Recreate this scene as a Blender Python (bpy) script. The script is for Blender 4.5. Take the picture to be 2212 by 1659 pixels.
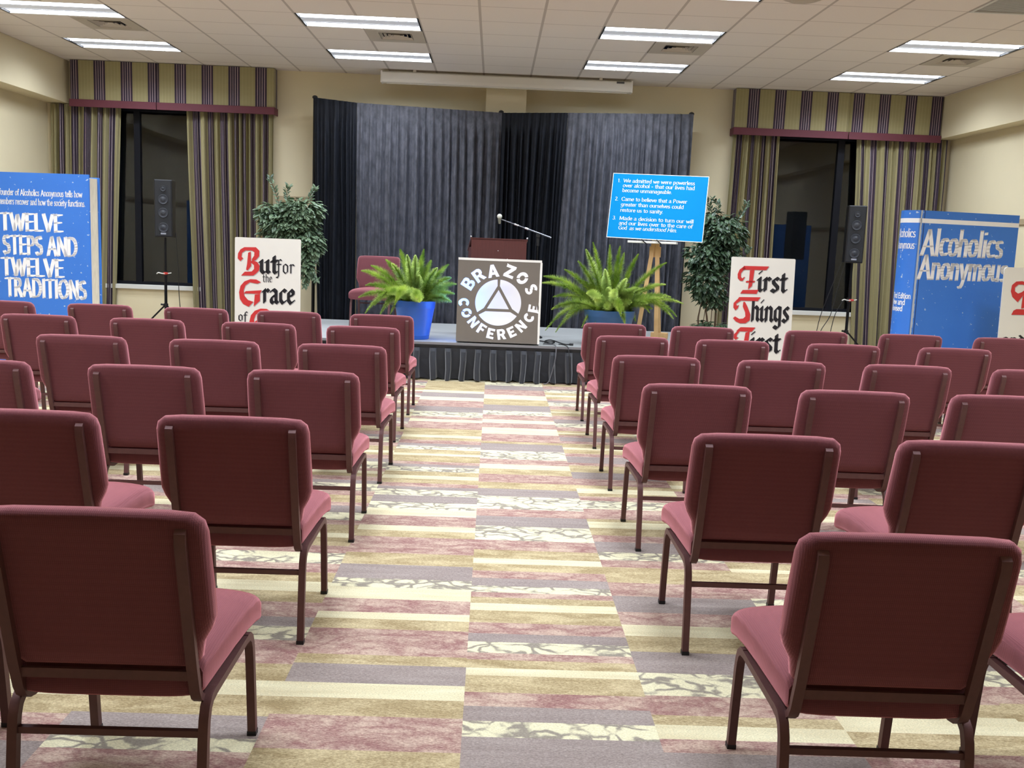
import bpy, bmesh, math, random
from mathutils import Vector, Matrix
from math import sin, cos, pi, radians as RAD

for _o in list(bpy.data.objects): bpy.data.objects.remove(_o, do_unlink=True)
scene = bpy.context.scene
COL = scene.collection
rnd = random.Random(7)

# ------------------------------------------------------------------ camera, world, exposure
CAM_H = 1.493
YAW, PITCH, ROLL = .0234, -.1431, .0392
FOCAL_PX = 2124.3
def cam_axes():
    fw = Vector((sin(YAW)*cos(PITCH), cos(YAW)*cos(PITCH), sin(PITCH)))
    rt = Vector((cos(YAW), -sin(YAW), 0)); up = rt.cross(fw)
    r2 = rt*cos(ROLL) + up*sin(ROLL); u2 = -rt*sin(ROLL) + up*cos(ROLL)
    return r2, u2, fw
_r, _u, _f = cam_axes()
cd = bpy.data.cameras.new('camera'); cam = bpy.data.objects.new('camera', cd); COL.objects.link(cam)
cam.matrix_world = Matrix(((_r.x, _u.x, -_f.x, 0), (_r.y, _u.y, -_f.y, 0), (_r.z, _u.z, -_f.z, CAM_H), (0, 0, 0, 1)))
cd.sensor_fit = 'HORIZONTAL'; cd.sensor_width = 36; cd.lens = 36*FOCAL_PX/2212
cd.clip_start = .05; cd.clip_end = 100
scene.camera = cam
w = bpy.data.worlds.new('night'); scene.world = w; w.use_nodes = True
w.node_tree.nodes['Background'].inputs[0].default_value = (.010, .014, .030, 1)
w.node_tree.nodes['Background'].inputs[1].default_value = .12
scene.view_settings.view_transform = 'Standard'; scene.view_settings.look = 'None'
scene.view_settings.gamma = 1; scene.view_settings.use_curve_mapping = False
scene.view_settings.exposure = 0.25
LENS = 4.0             # radiance of the troffer lenses themselves
LAMP_W = 18.5          # watts thrown down through the louvers of each lens
SPREAD = 152
scene.cycles.max_bounces = 8; scene.cycles.diffuse_bounces = 5
scene.cycles.sample_clamp_indirect = 6

# ------------------------------------------------------------------ helpers
def lin(c):
    return tuple(((v/255)/12.92 if v/255 <= .04045 else (((v/255)+.055)/1.055)**2.4) for v in c)
def tag(o, label=None, cat=None, group=None, kind=None):
    if label: o['label'] = label
    if cat: o['category'] = cat
    if group: o['group'] = group
    if kind: o['kind'] = kind
    return o
def thing(name, label, cat, loc=(0, 0, 0), rz=0, group=None):
    o = bpy.data.objects.new(name, None); COL.objects.link(o)
    o.empty_display_size = .1
    o.location = loc; o.rotation_euler = (0, 0, rz)
    return tag(o, label, cat, group)
def obj(name, bm, m, parent=None, smooth=False, loc=None):
    me = bpy.data.meshes.new(name)
    bm.normal_update(); bm.to_mesh(me); bm.free()
    for x in (m if isinstance(m, (list, tuple)) else [m]): me.materials.append(x)
    if smooth:
        for p in me.polygons: p.use_smooth = True
        if smooth != True:
            try: me.set_sharp_from_angle(angle=RAD(smooth))
            except Exception: pass
    o = bpy.data.objects.new(name, me); COL.objects.link(o)
    if parent is not None: o.parent = parent
    if loc is not None: o.location = loc
    return o
def B(): return bmesh.new()
def box(bm, x0, x1, y0, y1, z0, z1, M=None, mi=0):
    vs = [bm.verts.new((x, y, z)) for z in (z0, z1) for y in (y0, y1) for x in (x0, x1)]
    if M is not None:
        for v in vs: v.co = M @ v.co
    fs = []
    for f in ((0, 2, 3, 1), (4, 5, 7, 6), (0, 1, 5, 4), (2, 6, 7, 3), (0, 4, 6, 2), (1, 3, 7, 5)):
        q = bm.faces.new([vs[i] for i in f]); q.material_index = mi; fs.append(q)
    return vs
def bevel_all(bm, off, seg=2):
    bmesh.ops.bevel(bm, geom=list(bm.edges), offset=off, segments=seg, profile=.5, affect='EDGES', clamp_overlap=True)
def sweep(bm, pts, a, b, up=Vector((1, 0, 0)), cap=True, scale=None):
    """rectangular section a (along 'up' axis) x b swept along pts"""
    rings = []; n = len(pts); pts = [Vector(p) for p in pts]
    for i, p in enumerate(pts):
        t = (pts[min(i+1, n-1)] - pts[max(i-1, 0)]).normalized()
        s = up - t*up.dot(t); s.normalize(); q = t.cross(s)
        k = 1 if scale is None else scale[i]
        rings.append([bm.verts.new(p + s*(a/2*k)*i1 + q*(b/2*k)*i2) for i1, i2 in ((-1, -1), (1, -1), (1, 1), (-1, 1))])
    for i in range(n-1):
        for k in range(4):
            bm.faces.new([rings[i][k], rings[i][(k+1) % 4], rings[i+1][(k+1) % 4], rings[i+1][k]])
    if cap:
        bm.faces.new(rings[0][::-1]); bm.faces.new(rings[-1])
def tube(bm, pts, r, n=8, cap=True):
    pts = [Vector(p) for p in pts]; rings = []; N = len(pts)
    rr = r if isinstance(r, (list, tuple)) else [r]*N
    prev = None
    for i, p in enumerate(pts):
        t = (pts[min(i+1, N-1)] - pts[max(i-1, 0)])
        t = t.normalized() if t.length > 1e-9 else Vector((0, 0, 1))
        if prev is None:
            a = Vector((1, 0, 0)) if abs(t.x) < .9 else Vector((0, 1, 0))
        else: a = prev
        s = (a - t*a.dot(t)).normalized(); prev = s; q = t.cross(s)
        rings.append([bm.verts.new(p + (s*cos(2*pi*k/n) + q*sin(2*pi*k/n))*rr[i]) for k in range(n)])
    for i in range(N-1):
        for k in range(n):
            bm.faces.new([rings[i][k], rings[i][(k+1) % n], rings[i+1][(k+1) % n], rings[i+1][k]])
    if cap:
        bm.faces.new(rings[0][::-1]); bm.faces.new(rings[-1])
def lathe(bm, prof, n=32, c=(0, 0, 0)):
    rings = [[bm.verts.new((c[0]+r*cos(2*pi*k/n), c[1]+r*sin(2*pi*k/n), c[2]+z)) for k in range(n)] for r, z in prof]
    for i in range(len(prof)-1):
        for k in range(n):
            bm.faces.new([rings[i][k], rings[i][(k+1) % n], rings[i+1][(k+1) % n], rings[i+1][k]])
    if prof[0][0] > 1e-6: bm.faces.new(rings[0][::-1])
    if prof[-1][0] > 1e-6: bm.faces.new(rings[-1])
def ball(bm, c, r, sub=2, sc=(1, 1, 1)):
    M = Matrix.Translation(c) @ Matrix.Diagonal((sc[0], sc[1], sc[2], 1))
    bmesh.ops.create_icosphere(bm, subdivisions=sub, radius=r, matrix=M)
def arc(cx, cy, rx, ry, a0, a1, n=9):
    return [(cx+rx*cos(RAD(a0+(a1-a0)*i/(n-1))), cy+ry*sin(RAD(a0+(a1-a0)*i/(n-1)))) for i in range(n)]
def smoothpath(pts, sub=4):
    """Catmull-Rom"""
    P = [Vector(p) for p in pts]; out = []
    for i in range(len(P)-1):
        p0 = P[max(i-1, 0)]; p1 = P[i]; p2 = P[i+1]; p3 = P[min(i+2, len(P)-1)]
        for k in range(sub):
            t = k/sub
            out.append(.5*((2*p1) + (p2-p0)*t + (2*p0-5*p1+4*p2-p3)*t*t + (3*p1-p0-3*p2+p3)*t**3))
    out.append(P[-1]); return out

# ------------------------------------------------------------------ materials
def mat(name, col, rough=.6, metal=0, var=.06, scale=8, bump=0, bscale=60, spec=.5, sheen=0, coat=0, stretch=(1, 1, 1)):
    m = bpy.data.materials.new(name); m.use_nodes = True; nt = m.node_tree; N = nt.nodes; L = nt.links
    p = N['Principled BSDF']; c = lin(col)
    p.inputs['Roughness'].default_value = rough; p.inputs['Metallic'].default_value = metal
    p.inputs['Specular IOR Level'].default_value = spec
    if sheen: p.inputs['Sheen Weight'].default_value = sheen; p.inputs['Sheen Roughness'].default_value = .4
    if coat: p.inputs['Coat Weight'].default_value = coat
    tc = N.new('ShaderNodeTexCoord'); mp = N.new('ShaderNodeMapping'); mp.inputs['Scale'].default_value = stretch
    L.new(tc.outputs['Object'], mp.inputs['Vector'])
    if var:
        nz = N.new('ShaderNodeTexNoise'); nz.inputs['Scale'].default_value = scale; nz.inputs['Detail'].default_value = 5
        L.new(mp.outputs['Vector'], nz.inputs['Vector'])
        mx = N.new('ShaderNodeMix'); mx.data_type = 'RGBA'
        mx.inputs[6].default_value = tuple(v*(1-var) for v in c)+(1,); mx.inputs[7].default_value = tuple(min(1, v*(1+var)) for v in c)+(1,)
        L.new(nz.outputs['Fac'], mx.inputs[0]); L.new(mx.outputs[2], p.inputs['Base Color'])
    else: p.inputs['Base Color'].default_value = c+(1,)
    if bump:
        n2 = N.new('ShaderNodeTexNoise'); n2.inputs['Scale'].default_value = bscale; n2.inputs['Detail'].default_value = 4
        L.new(mp.outputs['Vector'], n2.inputs['Vector'])
        b = N.new('ShaderNodeBump'); b.inputs['Strength'].default_value = bump; b.inputs['Distance'].default_value = .01
        L.new(n2.outputs['Fac'], b.inputs['Height']); L.new(b.outputs['Normal'], p.inputs['Normal'])
    return m
def emis(name, col, strength):
    m = bpy.data.materials.new(name); m.use_nodes = True; p = m.node_tree.nodes['Principled BSDF']
    p.inputs['Base Color'].default_value = (.8, .8, .8, 1)
    p.inputs['Emission Color'].default_value = tuple(col)+(1,); p.inputs['Emission Strength'].default_value = strength
    return m
def node_mat(name, rough=.7):
    m = bpy.data.materials.new(name); m.use_nodes = True
    return m, m.node_tree.nodes, m.node_tree.links, m.node_tree.nodes['Principled BSDF']
def ramp(N, stops, interp='CONSTANT'):
    r = N.new('ShaderNodeValToRGB'); r.color_ramp.interpolation = interp; e = r.color_ramp.elements
    while len(e) > 1: e.remove(e[-1])
    e[0].position = stops[0][0]; e[0].color = tuple(stops[0][1])+(1,)
    for p_, c_ in stops[1:]:
        q = e.new(p_); q.color = tuple(c_)+(1,)
    return r

# chair fabric: small woven grid
def fabric(name, col, scale=420, bump=.28):
    m, N, L, p = node_mat(name); c = lin(col)
    p.inputs['Roughness'].default_value = .9; p.inputs['Specular IOR Level'].default_value = .2
    p.inputs['Sheen Weight'].default_value = 1.0; p.inputs['Sheen Roughness'].default_value = .5
    p.inputs['Sheen Tint'].default_value = (1, .40, .44, 1)
    tc = N.new('ShaderNodeTexCoord')
    def wave(d):
        wv = N.new('ShaderNodeTexWave'); wv.wave_type = 'BANDS'; wv.bands_direction = d
        wv.inputs['Scale'].default_value = scale/6.2; wv.inputs['Distortion'].default_value = .6; wv.inputs['Detail'].default_value = 1
        L.new(tc.outputs['Object'], wv.inputs['Vector']); return wv
    a, b2, c3 = wave('X'), wave('Z'), wave('Y')
    m1 = N.new('ShaderNodeMath'); m1.operation = 'MAXIMUM'; L.new(b2.outputs['Fac'], m1.inputs[0]); L.new(c3.outputs['Fac'], m1.inputs[1])
    ml = N.new('ShaderNodeMath'); ml.operation = 'MULTIPLY'; L.new(a.outputs['Fac'], ml.inputs[0]); L.new(m1.outputs[0], ml.inputs[1])
    mx = N.new('ShaderNodeMix'); mx.data_type = 'RGBA'
    mx.inputs[6].default_value = tuple(v*.87 for v in c)+(1,); mx.inputs[7].default_value = tuple(v*1.15 for v in c)+(1,)
    L.new(ml.outputs[0], mx.inputs[0])
    nz = N.new('ShaderNodeTexNoise'); nz.inputs['Scale'].default_value = 7; nz.inputs['Detail'].default_value = 4
    L.new(tc.outputs['Object'], nz.inputs['Vector'])
    hs = N.new('ShaderNodeHueSaturation'); L.new(mx.outputs[2], hs.inputs['Color'])
    mr = N.new('ShaderNodeMapRange'); mr.inputs[3].default_value = .88; mr.inputs[4].default_value = 1.12
    L.new(nz.outputs['Fac'], mr.inputs[0]); L.new(mr.outputs[0], hs.inputs['Value']); L.new(hs.outputs[0], p.inputs['Base Color'])
    bp = N.new('ShaderNodeBump'); bp.inputs['Strength'].default_value = bump; bp.inputs['Distance'].default_value = .002
    L.new(ml.outputs[0], bp.inputs['Height']); L.new(bp.outputs['Normal'], p.inputs['Normal'])
    return m

M_fab = fabric('burgundy_weave', (99, 53, 57))
M_frame = mat('copper_vein_metal', (96, 62, 60), rough=.55, metal=.2, var=.22, scale=40, bump=.05, bscale=200)
M_black = mat('black_plastic', (18, 18, 20), rough=.45, var=.1)
M_blackm = mat('black_metal', (22, 22, 24), rough=.35, metal=.5, var=.1)
M_chrome = mat('chrome', (200, 200, 205), rough=.2, metal=1, var=.03)
M_white = mat('white_paint', (232, 230, 222), rough=.5, var=.02)
M_wall = mat('beige_wall_paint', (217, 205, 170), rough=.75, var=.03, scale=3, bump=.03, bscale=160)
M_trim = mat('tan_wood_trim', (168, 150, 118), rough=.5, var=.06)
M_screen = mat('screen_case_white', (214, 208, 194), rough=.45, var=.02)
M_wframe = mat('dark_window_frame', (9, 11, 20), rough=.5, var=.05, spec=.2)
M_sill = mat('sill_white', (214, 214, 206), rough=.45, var=.03)

# ------------------------------------------------------------------ geometry constants
T = .6096; GX0, GY0 = -.8228, 10.076; CEIL = 3.63
YB = 13.57; XL, XR = -6.0, 6.14; SXL, SXR = -5.70, 5.92; SZ = 3.085; YF = -3.2

# ------------------------------------------------------------------ carpet
def carpet(name, c1, c2, kind):
    m, N, L, p = node_mat(name)
    p.inputs['Roughness'].default_value = .95; p.inputs['Specular IOR Level'].default_value = .1
    tc = N.new('ShaderNodeTexCoord')
    def mapping(s):
        mp = N.new('ShaderNodeMapping'); mp.inputs['Scale'].default_value = s; L.new(tc.outputs['Object'], mp.inputs['Vector']); return mp.outputs[0]
    def noise(s, det, rough=.5, dist=0):
        n = N.new('ShaderNodeTexNoise'); n.inputs['Scale'].default_value = 1; n.inputs['Detail'].default_value = det; n.inputs['Roughness'].default_value = rough; n.inputs['Distortion'].default_value = dist
        L.new(mapping(s), n.inputs['Vector']); return n
    def step(out, lo, hi):
        r = N.new('ShaderNodeMapRange'); r.inputs[1].default_value = lo; r.inputs[2].default_value = hi; L.new(out, r.inputs[0]); return r.outputs[0]
    def math_(op, x, y):
        q = N.new('ShaderNodeMath'); q.operation = op
        for k, v in ((0, x), (1, y)):
            if isinstance(v, (int, float)): q.inputs[k].default_value = v
            else: L.new(v, q.inputs[k])
        return q.outputs[0]
    def lattice(s, warp, w0, w1):      # a net of leaf-like cells
        v = N.new('ShaderNodeTexVoronoi'); v.feature = 'DISTANCE_TO_EDGE'; v.inputs['Scale'].default_value = 1
        nz = noise((5, 5, 1), 3); vs = N.new('ShaderNodeVectorMath'); vs.operation = 'SCALE'; vs.inputs[3].default_value = warp; L.new(nz.outputs['Color'], vs.inputs[0])
        va = N.new('ShaderNodeVectorMath'); va.operation = 'ADD'; L.new(mapping(s), va.inputs[0]); L.new(vs.outputs[0], va.inputs[1]); L.new(va.outputs[0], v.inputs['Vector'])
        return math_('SUBTRACT', 1.0, step(v.outputs['Distance'], w0, w1))
    loop = noise((70, 190, 1), 2, .7)          # yarn loops in rows
    fine = noise((160, 420, 1), 1)
    jit = math_('SUBTRACT', loop.outputs['Fac'], .5)
    if kind == 'veins':
        l = lattice((9, 17, 1), 2.8, .02, .20)
        g = step(noise((4, 9, 1), 3).outputs['Fac'], .32, .52)
        fac = step(math_('ADD', math_('MULTIPLY', l, g), math_('MULTIPLY', jit, 1.1)), .25, .75)
    elif kind == 'net':
        l = lattice((6, 17, 1), 3.2, .0, .26)
        g = noise((5, 14, 1), 4, .6, .6)
        fac = step(math_('ADD', math_('ADD', math_('MULTIPLY', math_('SUBTRACT', 1.0, l), .28), math_('MULTIPLY', g.outputs['Fac'], 1.1)), math_('MULTIPLY', jit, 1.0)), .42, .98)
    elif kind == 'blotch':
        g = noise((5, 15, 1), 4, .6, .8)
        fac = step(math_('ADD', g.outputs['Fac'], math_('MULTIPLY', jit, .7)), .32, .68)
    else:
        g = noise((3, 22, 1), 4)
        fac = step(math_('ADD', g.outputs['Fac'], math_('MULTIPLY', jit, .8)), .25, .75)
    mx = N.new('ShaderNodeMix'); mx.data_type = 'RGBA'; mx.inputs[6].default_value = lin(c1)+(1,); mx.inputs[7].default_value = lin(c2)+(1,)
    L.new(fac, mx.inputs[0])
    mr = N.new('ShaderNodeMapRange'); mr.inputs[1].default_value = .28; mr.inputs[2].default_value = .72; mr.inputs[3].default_value = .62; mr.inputs[4].default_value = 1.34
    L.new(math_('ADD', math_('MULTIPLY', loop.outputs['Fac'], .45), math_('MULTIPLY', fine.outputs['Fac'], .55)), mr.inputs[0])
    hs = N.new('ShaderNodeHueSaturation'); L.new(mx.outputs[2], hs.inputs['Color']); L.new(mr.outputs[0], hs.inputs['Value']); L.new(hs.outputs[0], p.inputs['Base Color'])
    bp = N.new('ShaderNodeBump'); bp.inputs['Strength'].default_value = .5; bp.inputs['Distance'].default_value = .003
    L.new(fine.outputs['Fac'], bp.inputs['Height']); L.new(bp.outputs['Normal'], p.inputs['Normal'])
    return m
CK = ['K', 'T', 'B', 'G', 'W']
M_car = [carpet('carpet_cream', (218, 211, 176), (196, 184, 148), 'fine'),
         carpet('carpet_tan', (150, 132, 96), (190, 174, 136), 'blotch'),
         carpet('carpet_burgundy', (144, 106, 101), (188, 165, 146), 'net'),
         carpet('carpet_grey', (136, 123, 117), (156, 144, 136), 'fine'),
         carpet('carpet_cream_vein', (214, 207, 172), (142, 134, 120), 'veins')]
RIGHT = [(2.45, 'G'), (2.81, 'W'), (2.91, 'G'), (3.01, 'B'), (3.11, 'T'), (3.24, 'K'), (3.3, 'T'), (3.37, 'B'), (3.43, 'W'), (3.53, 'G'), (3.61, 'B'), (3.72, 'T'), (3.85, 'K'), (3.93, 'T'), (4.0, 'B'), (4.06, 'W'), (4.14, 'G'), (4.24, 'B'), (4.34, 'T'), (4.44, 'K'), (4.52, 'T'), (4.65, 'B'), (4.81, 'W'), (5.06, 'G'), (5.25, 'B'), (5.4, 'W'), (5.68, 'G'), (5.86, 'T'),
 (6.02, 'B'), (6.24, 'T'), (6.39, 'K'), (6.53, 'B'), (6.69, 'W'), (6.97, 'G'), (7.22, 'T'), (7.3, 'B'), (7.59, 'K'), (7.85, 'B'), (8.06, 'K'), (8.22, 'B'), (8.45, 'W'), (8.66, 'G'), (8.98, 'T'), (9.31, 'K'), (9.58, 'B'), (9.93, 'G'), (10.22, 'W'), (10.48, 'T')]
LEFT = [(2.5, 'T'), (2.71, 'B'), (2.92, 'T'), (3.04, 'K'), (3.15, 'G'), (3.3, 'T'), (3.38, 'B'), (3.62, 'T'), (3.72, 'K'), (3.79, 'B'), (3.94, 'K'), (4.08, 'W'), (4.19, 'G'),
 (4.38, 'T'), (4.55, 'B'), (4.81, 'T'), (4.92, 'K'), (5.01, 'B'), (5.2, 'K'), (5.34, 'W'), (5.48, 'G'), (5.63, 'W'), (5.77, 'G'), (5.84, 'B'), (5.93, 'T'), (6.04, 'K'), (6.13, 'T'), (6.24, 'W'), (6.37, 'G'), (6.45, 'B'), (6.53, 'T'), (6.72, 'K'), (6.79, 'T'), (6.92, 'W'), (7.04, 'G'), (7.13, 'B'), (7.26, 'T'), (7.36, 'K'), (7.46, 'T'), (7.72, 'B'), (8.02, 'K'), (8.14, 'B'), (8.26, 'W'), (8.51, 'G'), (8.78, 'B'), (9.13, 'K'), (9.32, 'G'), (9.6, 'K'), (9.75, 'T'), (10.41, 'K'), (10.54, 'T')]
def build_floor():
    bm = B(); SEAM, Wd = -.0454, .6073; cyc = 'GBTKTBW'; wid = dict(G=.13, B=.13, T=.1, K=.08, W=.13)
    r = random.Random(3)
    for c in range(-11, 12):
        x0, x1 = SEAM+c*Wd, SEAM+(c+1)*Wd
        x0, x1 = max(x0, XL-.05), min(x1, XR+.05)
        if x1 <= x0: continue
        base = list(RIGHT if c == 0 else LEFT if c == -1 else [])
        seq = list(base)
        y = YF; pre = []; k = r.randrange(7)
        end = base[0][0] if base else YB
        while y < end-.02:
            pre.append((y, cyc[k % 7])); y += wid[cyc[k % 7]]*r.uniform(.55, 1.6); k += r.choice((1, 1, 1, 1, 2))
        seq = pre + base
        if base:
            y = base[-1][0] + .1
            while y < YB: seq.append((y, cyc[k % 7])); y += .14*r.uniform(.5, 1.6); k += 1
        for i, (a, t) in enumerate(seq):
            b = seq[i+1][0] if i+1 < len(seq) else YB+.1
            f = bm.faces.new([bm.verts.new(q) for q in ((x0, a, 0), (x1, a, 0), (x1, b, 0), (x0, b, 0))]); f.material_index = CK.index(t)
    o = obj('floor', bm, M_car); tag(o, kind='structure')
build_floor()

# ------------------------------------------------------------------ ceiling
M_ceil, N, L, p = node_mat('ceiling_tile')
p.inputs['Roughness'].default_value = .9
tc = N.new('ShaderNodeTexCoord'); sp = N.new('ShaderNodeSeparateXYZ'); L.new(tc.outputs['Object'], sp.inputs[0])
def gridline(out, off, wdt):
    a = N.new('ShaderNodeMath'); a.operation = 'SUBTRACT'; L.new(out, a.inputs[0]); a.inputs[1].default_value = off
    d = N.new('ShaderNodeMath'); d.operation = 'DIVIDE'; L.new(a.outputs[0], d.inputs[0]); d.inputs[1].default_value = T
    r = N.new('ShaderNodeMath'); r.operation = 'ROUND'; L.new(d.outputs[0], r.inputs[0])
    s = N.new('ShaderNodeMath'); s.operation = 'SUBTRACT'; L.new(d.outputs[0], s.inputs[0]); L.new(r.outputs[0], s.inputs[1])
    b = N.new('ShaderNodeMath'); b.operation = 'ABSOLUTE'; L.new(s.outputs[0], b.inputs[0])
    l = N.new('ShaderNodeMath'); l.operation = 'LESS_THAN'; L.new(b.outputs[0], l.inputs[0]); l.inputs[1].default_value = wdt/2/T
    return l.outputs[0]
gx = gridline(sp.outputs[0], GX0, .026); gy = gridline(sp.outputs[1], GY0, .014)
nz = N.new('ShaderNodeTexNoise'); nz.inputs['Scale'].default_value = 260; nz.inputs['Detail'].default_value = 3; L.new(tc.outputs['Object'], nz.inputs['Vector'])
c0 = N.new('ShaderNodeMix'); c0.data_type = 'RGBA'; c0.inputs[6].default_value = lin((216, 206, 197))+(1,); c0.inputs[7].default_value = lin((234, 226, 216))+(1,); L.new(nz.outputs['Fac'], c0.inputs[0])
c1 = N.new('ShaderNodeMix'); c1.data_type = 'RGBA'; L.new(gy, c1.inputs[0]); L.new(c0.outputs[2], c1.inputs[6]); c1.inputs[7].default_value = lin((190, 178, 168))+(1,)
c2 = N.new('ShaderNodeMix'); c2.data_type = 'RGBA'; L.new(gx, c2.inputs[0]); L.new(c1.outputs[2], c2.inputs[6]); c2.inputs[7].default_value = lin((184, 174, 164))+(1,)
L.new(c2.outputs[2], p.inputs['Base Color'])
bp = N.new('ShaderNodeBump'); bp.inputs['Strength'].default_value = .15; bp.inputs['Distance'].default_value = .004; L.new(nz.outputs['Fac'], bp.inputs['Height']); L.new(bp.outputs['Normal'], p.inputs['Normal'])

LIGHT_I = [(-7, 'far left'), (-2, 'left centre'), (3, 'right centre'), (8, 'far right')]
LIGHT_J = [3, 0, -3, -6, -9, -12]
cells = {}
for i, _n in LIGHT_I:
    for j in LIGHT_J:
        for k in (0, 1): cells[(i+k, j)] = 'light'
for i in (-6, -1, 4, 9): cells[(i, 1)] = 'vent'
def build_ceiling():
    bm = B()
    for i in range(-9, 12):
        for j in range(-23, 7):
            if (i, j) in cells: continue
            x0, x1 = max(GX0+i*T, XL), min(GX0+(i+1)*T, XR); y0, y1 = max(GY0+j*T, YF), min(GY0+(j+1)*T, YB)
            if x1 <= x0 or y1 <= y0: continue
            bm.faces.new([bm.verts.new(q) for q in ((x0, y0, CEIL), (x0, y1, CEIL), (x1, y1, CEIL), (x1, y0, CEIL))])
    tag(obj('ceiling', bm, M_ceil), kind='structure')
build_ceiling()

# ------------------------------------------------------------------ walls
WIN = [(-5.25, -4.00, .715, 3.12), (3.42, 5.02, .70, 3.12)]
def wall_back():
    bm = B(); xs = [XL-.05]+[v for w_ in WIN for v in w_[:2]]+[XR+.05]
    def slab(x0, x1, z0, z1): box(bm, x0, x1, YB, YB+.16, z0, z1)
    slab(xs[0], xs[1], 0, CEIL+.02); slab(xs[2], xs[3], 0, CEIL+.02); slab(xs[4], xs[5], 0, CEIL+.02)
    for x0, x1, z0, z1 in WIN: slab(x0, x1, 0, z0); slab(x0, x1, z1, CEIL+.02)
    tag(obj('wall_back', bm, M_wall), kind='structure')
wall_back()
bm = B(); box(bm, XL-.1, XL, YF, YB+.05, 0, CEIL+.02); tag(obj('wall_left', bm, M_wall), kind='structure')
bm = B(); box(bm, XR, XR+.1, YF, YB+.05, 0, CEIL+.02); tag(obj('wall_right', bm, M_wall), kind='structure')
bm = B(); box(bm, XL-.1, XR+.1, YF-.1, YF, 0, CEIL+.02); tag(obj('wall_front', bm, M_wall), kind='structure')
bm = B(); box(bm, XL, SXL, YF, YB, SZ, CEIL); tag(obj('trim_1', bm, M_wall), kind='structure')     # dropped soffits
bm = B(); box(bm, SXR, XR, YF, YB, SZ, CEIL); tag(obj('trim_2', bm, M_wall), kind='structure')
bm = B(); box(bm, -.175, .355, 13.34, YB, 0, CEIL); tag(obj('trim_3', bm, M_wall), kind='structure')  # pilaster
bm = B(); box(bm, -2.96, 3.1, YB-.02, YB, 1.925, 1.99); tag(obj('trim_4', bm, M_trim), kind='structure')
bm = B(); box(bm, XR-.02, XR, YF, YB, 1.925, 1.99); tag(obj('trim_5', bm, M_trim), kind='structure')
bm = B(); box(bm, XL, XL+.02, YF, YB, 1.925, 1.99); tag(obj('trim_6', bm, M_trim), kind='structure')
for nm, (a, b, c, d) in dict(back=(XL, XR, YB-.015, YB), left=(XL, XL+.015, YF, YB), right=(XR-.015, XR, YF, YB)).items():
    bm = B(); box(bm, a, b, c, d, 0, .1); tag(obj('baseboard_'+nm, bm, M_black), kind='structure')

# windows: dark frame, mullion, pane, sill
M_glass, N, L, p = node_mat('window_glass')
p.inputs['Base Color'].default_value = (.75, .8, .85, 1); p.inputs['Roughness'].default_value = .0
p.inputs['Transmission Weight'].default_value = 1; p.inputs['IOR'].default_value = 1.38
for n, (x0, x1, z0, z1) in enumerate(WIN):
    bm = B(); f = .05
    mull = (-4.88, -4.80) if n == 0 else (4.63, 4.72)
    box(bm, x0, x0+f, YB+.05, YB+.12, z0, z1); box(bm, x1-f, x1, YB+.05, YB+.12, z0, z1)
    box(bm, x0, x1, YB+.05, YB+.12, z0, z0+f); box(bm, x0, x1, YB+.05, YB+.12, z1-.09, z1)
    box(bm, mull[0], mull[1], YB+.045, YB+.12, z0, z1)
    wo = obj('window_%d' % (n+1), bm, M_wframe); tag(wo, kind='structure')
    bm = B(); box(bm, x0+f-.01, mull[0]+.01, YB+.08, YB+.09, z0+f-.01, z1-.08)
    obj('pane', bm, M_glass, wo)
    bm = B(); box(bm, mull[1]-.01, x1-f+.01, YB+.08, YB+.09, z0+f-.01, z1-.08)
    obj('pane', bm, M_glass, wo)
    bm = B(); box(bm, x0-.04, x1+.04, YB-.045, YB+.06, z0-.05, z0+.01); bevel_all(bm, .006)
    obj('window_sill', bm, M_sill, wo)
    bm = B(); box(bm, x0-.1, x1+.1, YB+.3, YB+.32, 0, 3.4)   # dark backdrop sheet added behind the glass to stand in for the night
    tag(obj('trim_%d' % (7+n), bm, mat('night_backdrop', (3, 4, 8), rough=.9, var=.1)), kind='structure')

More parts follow.
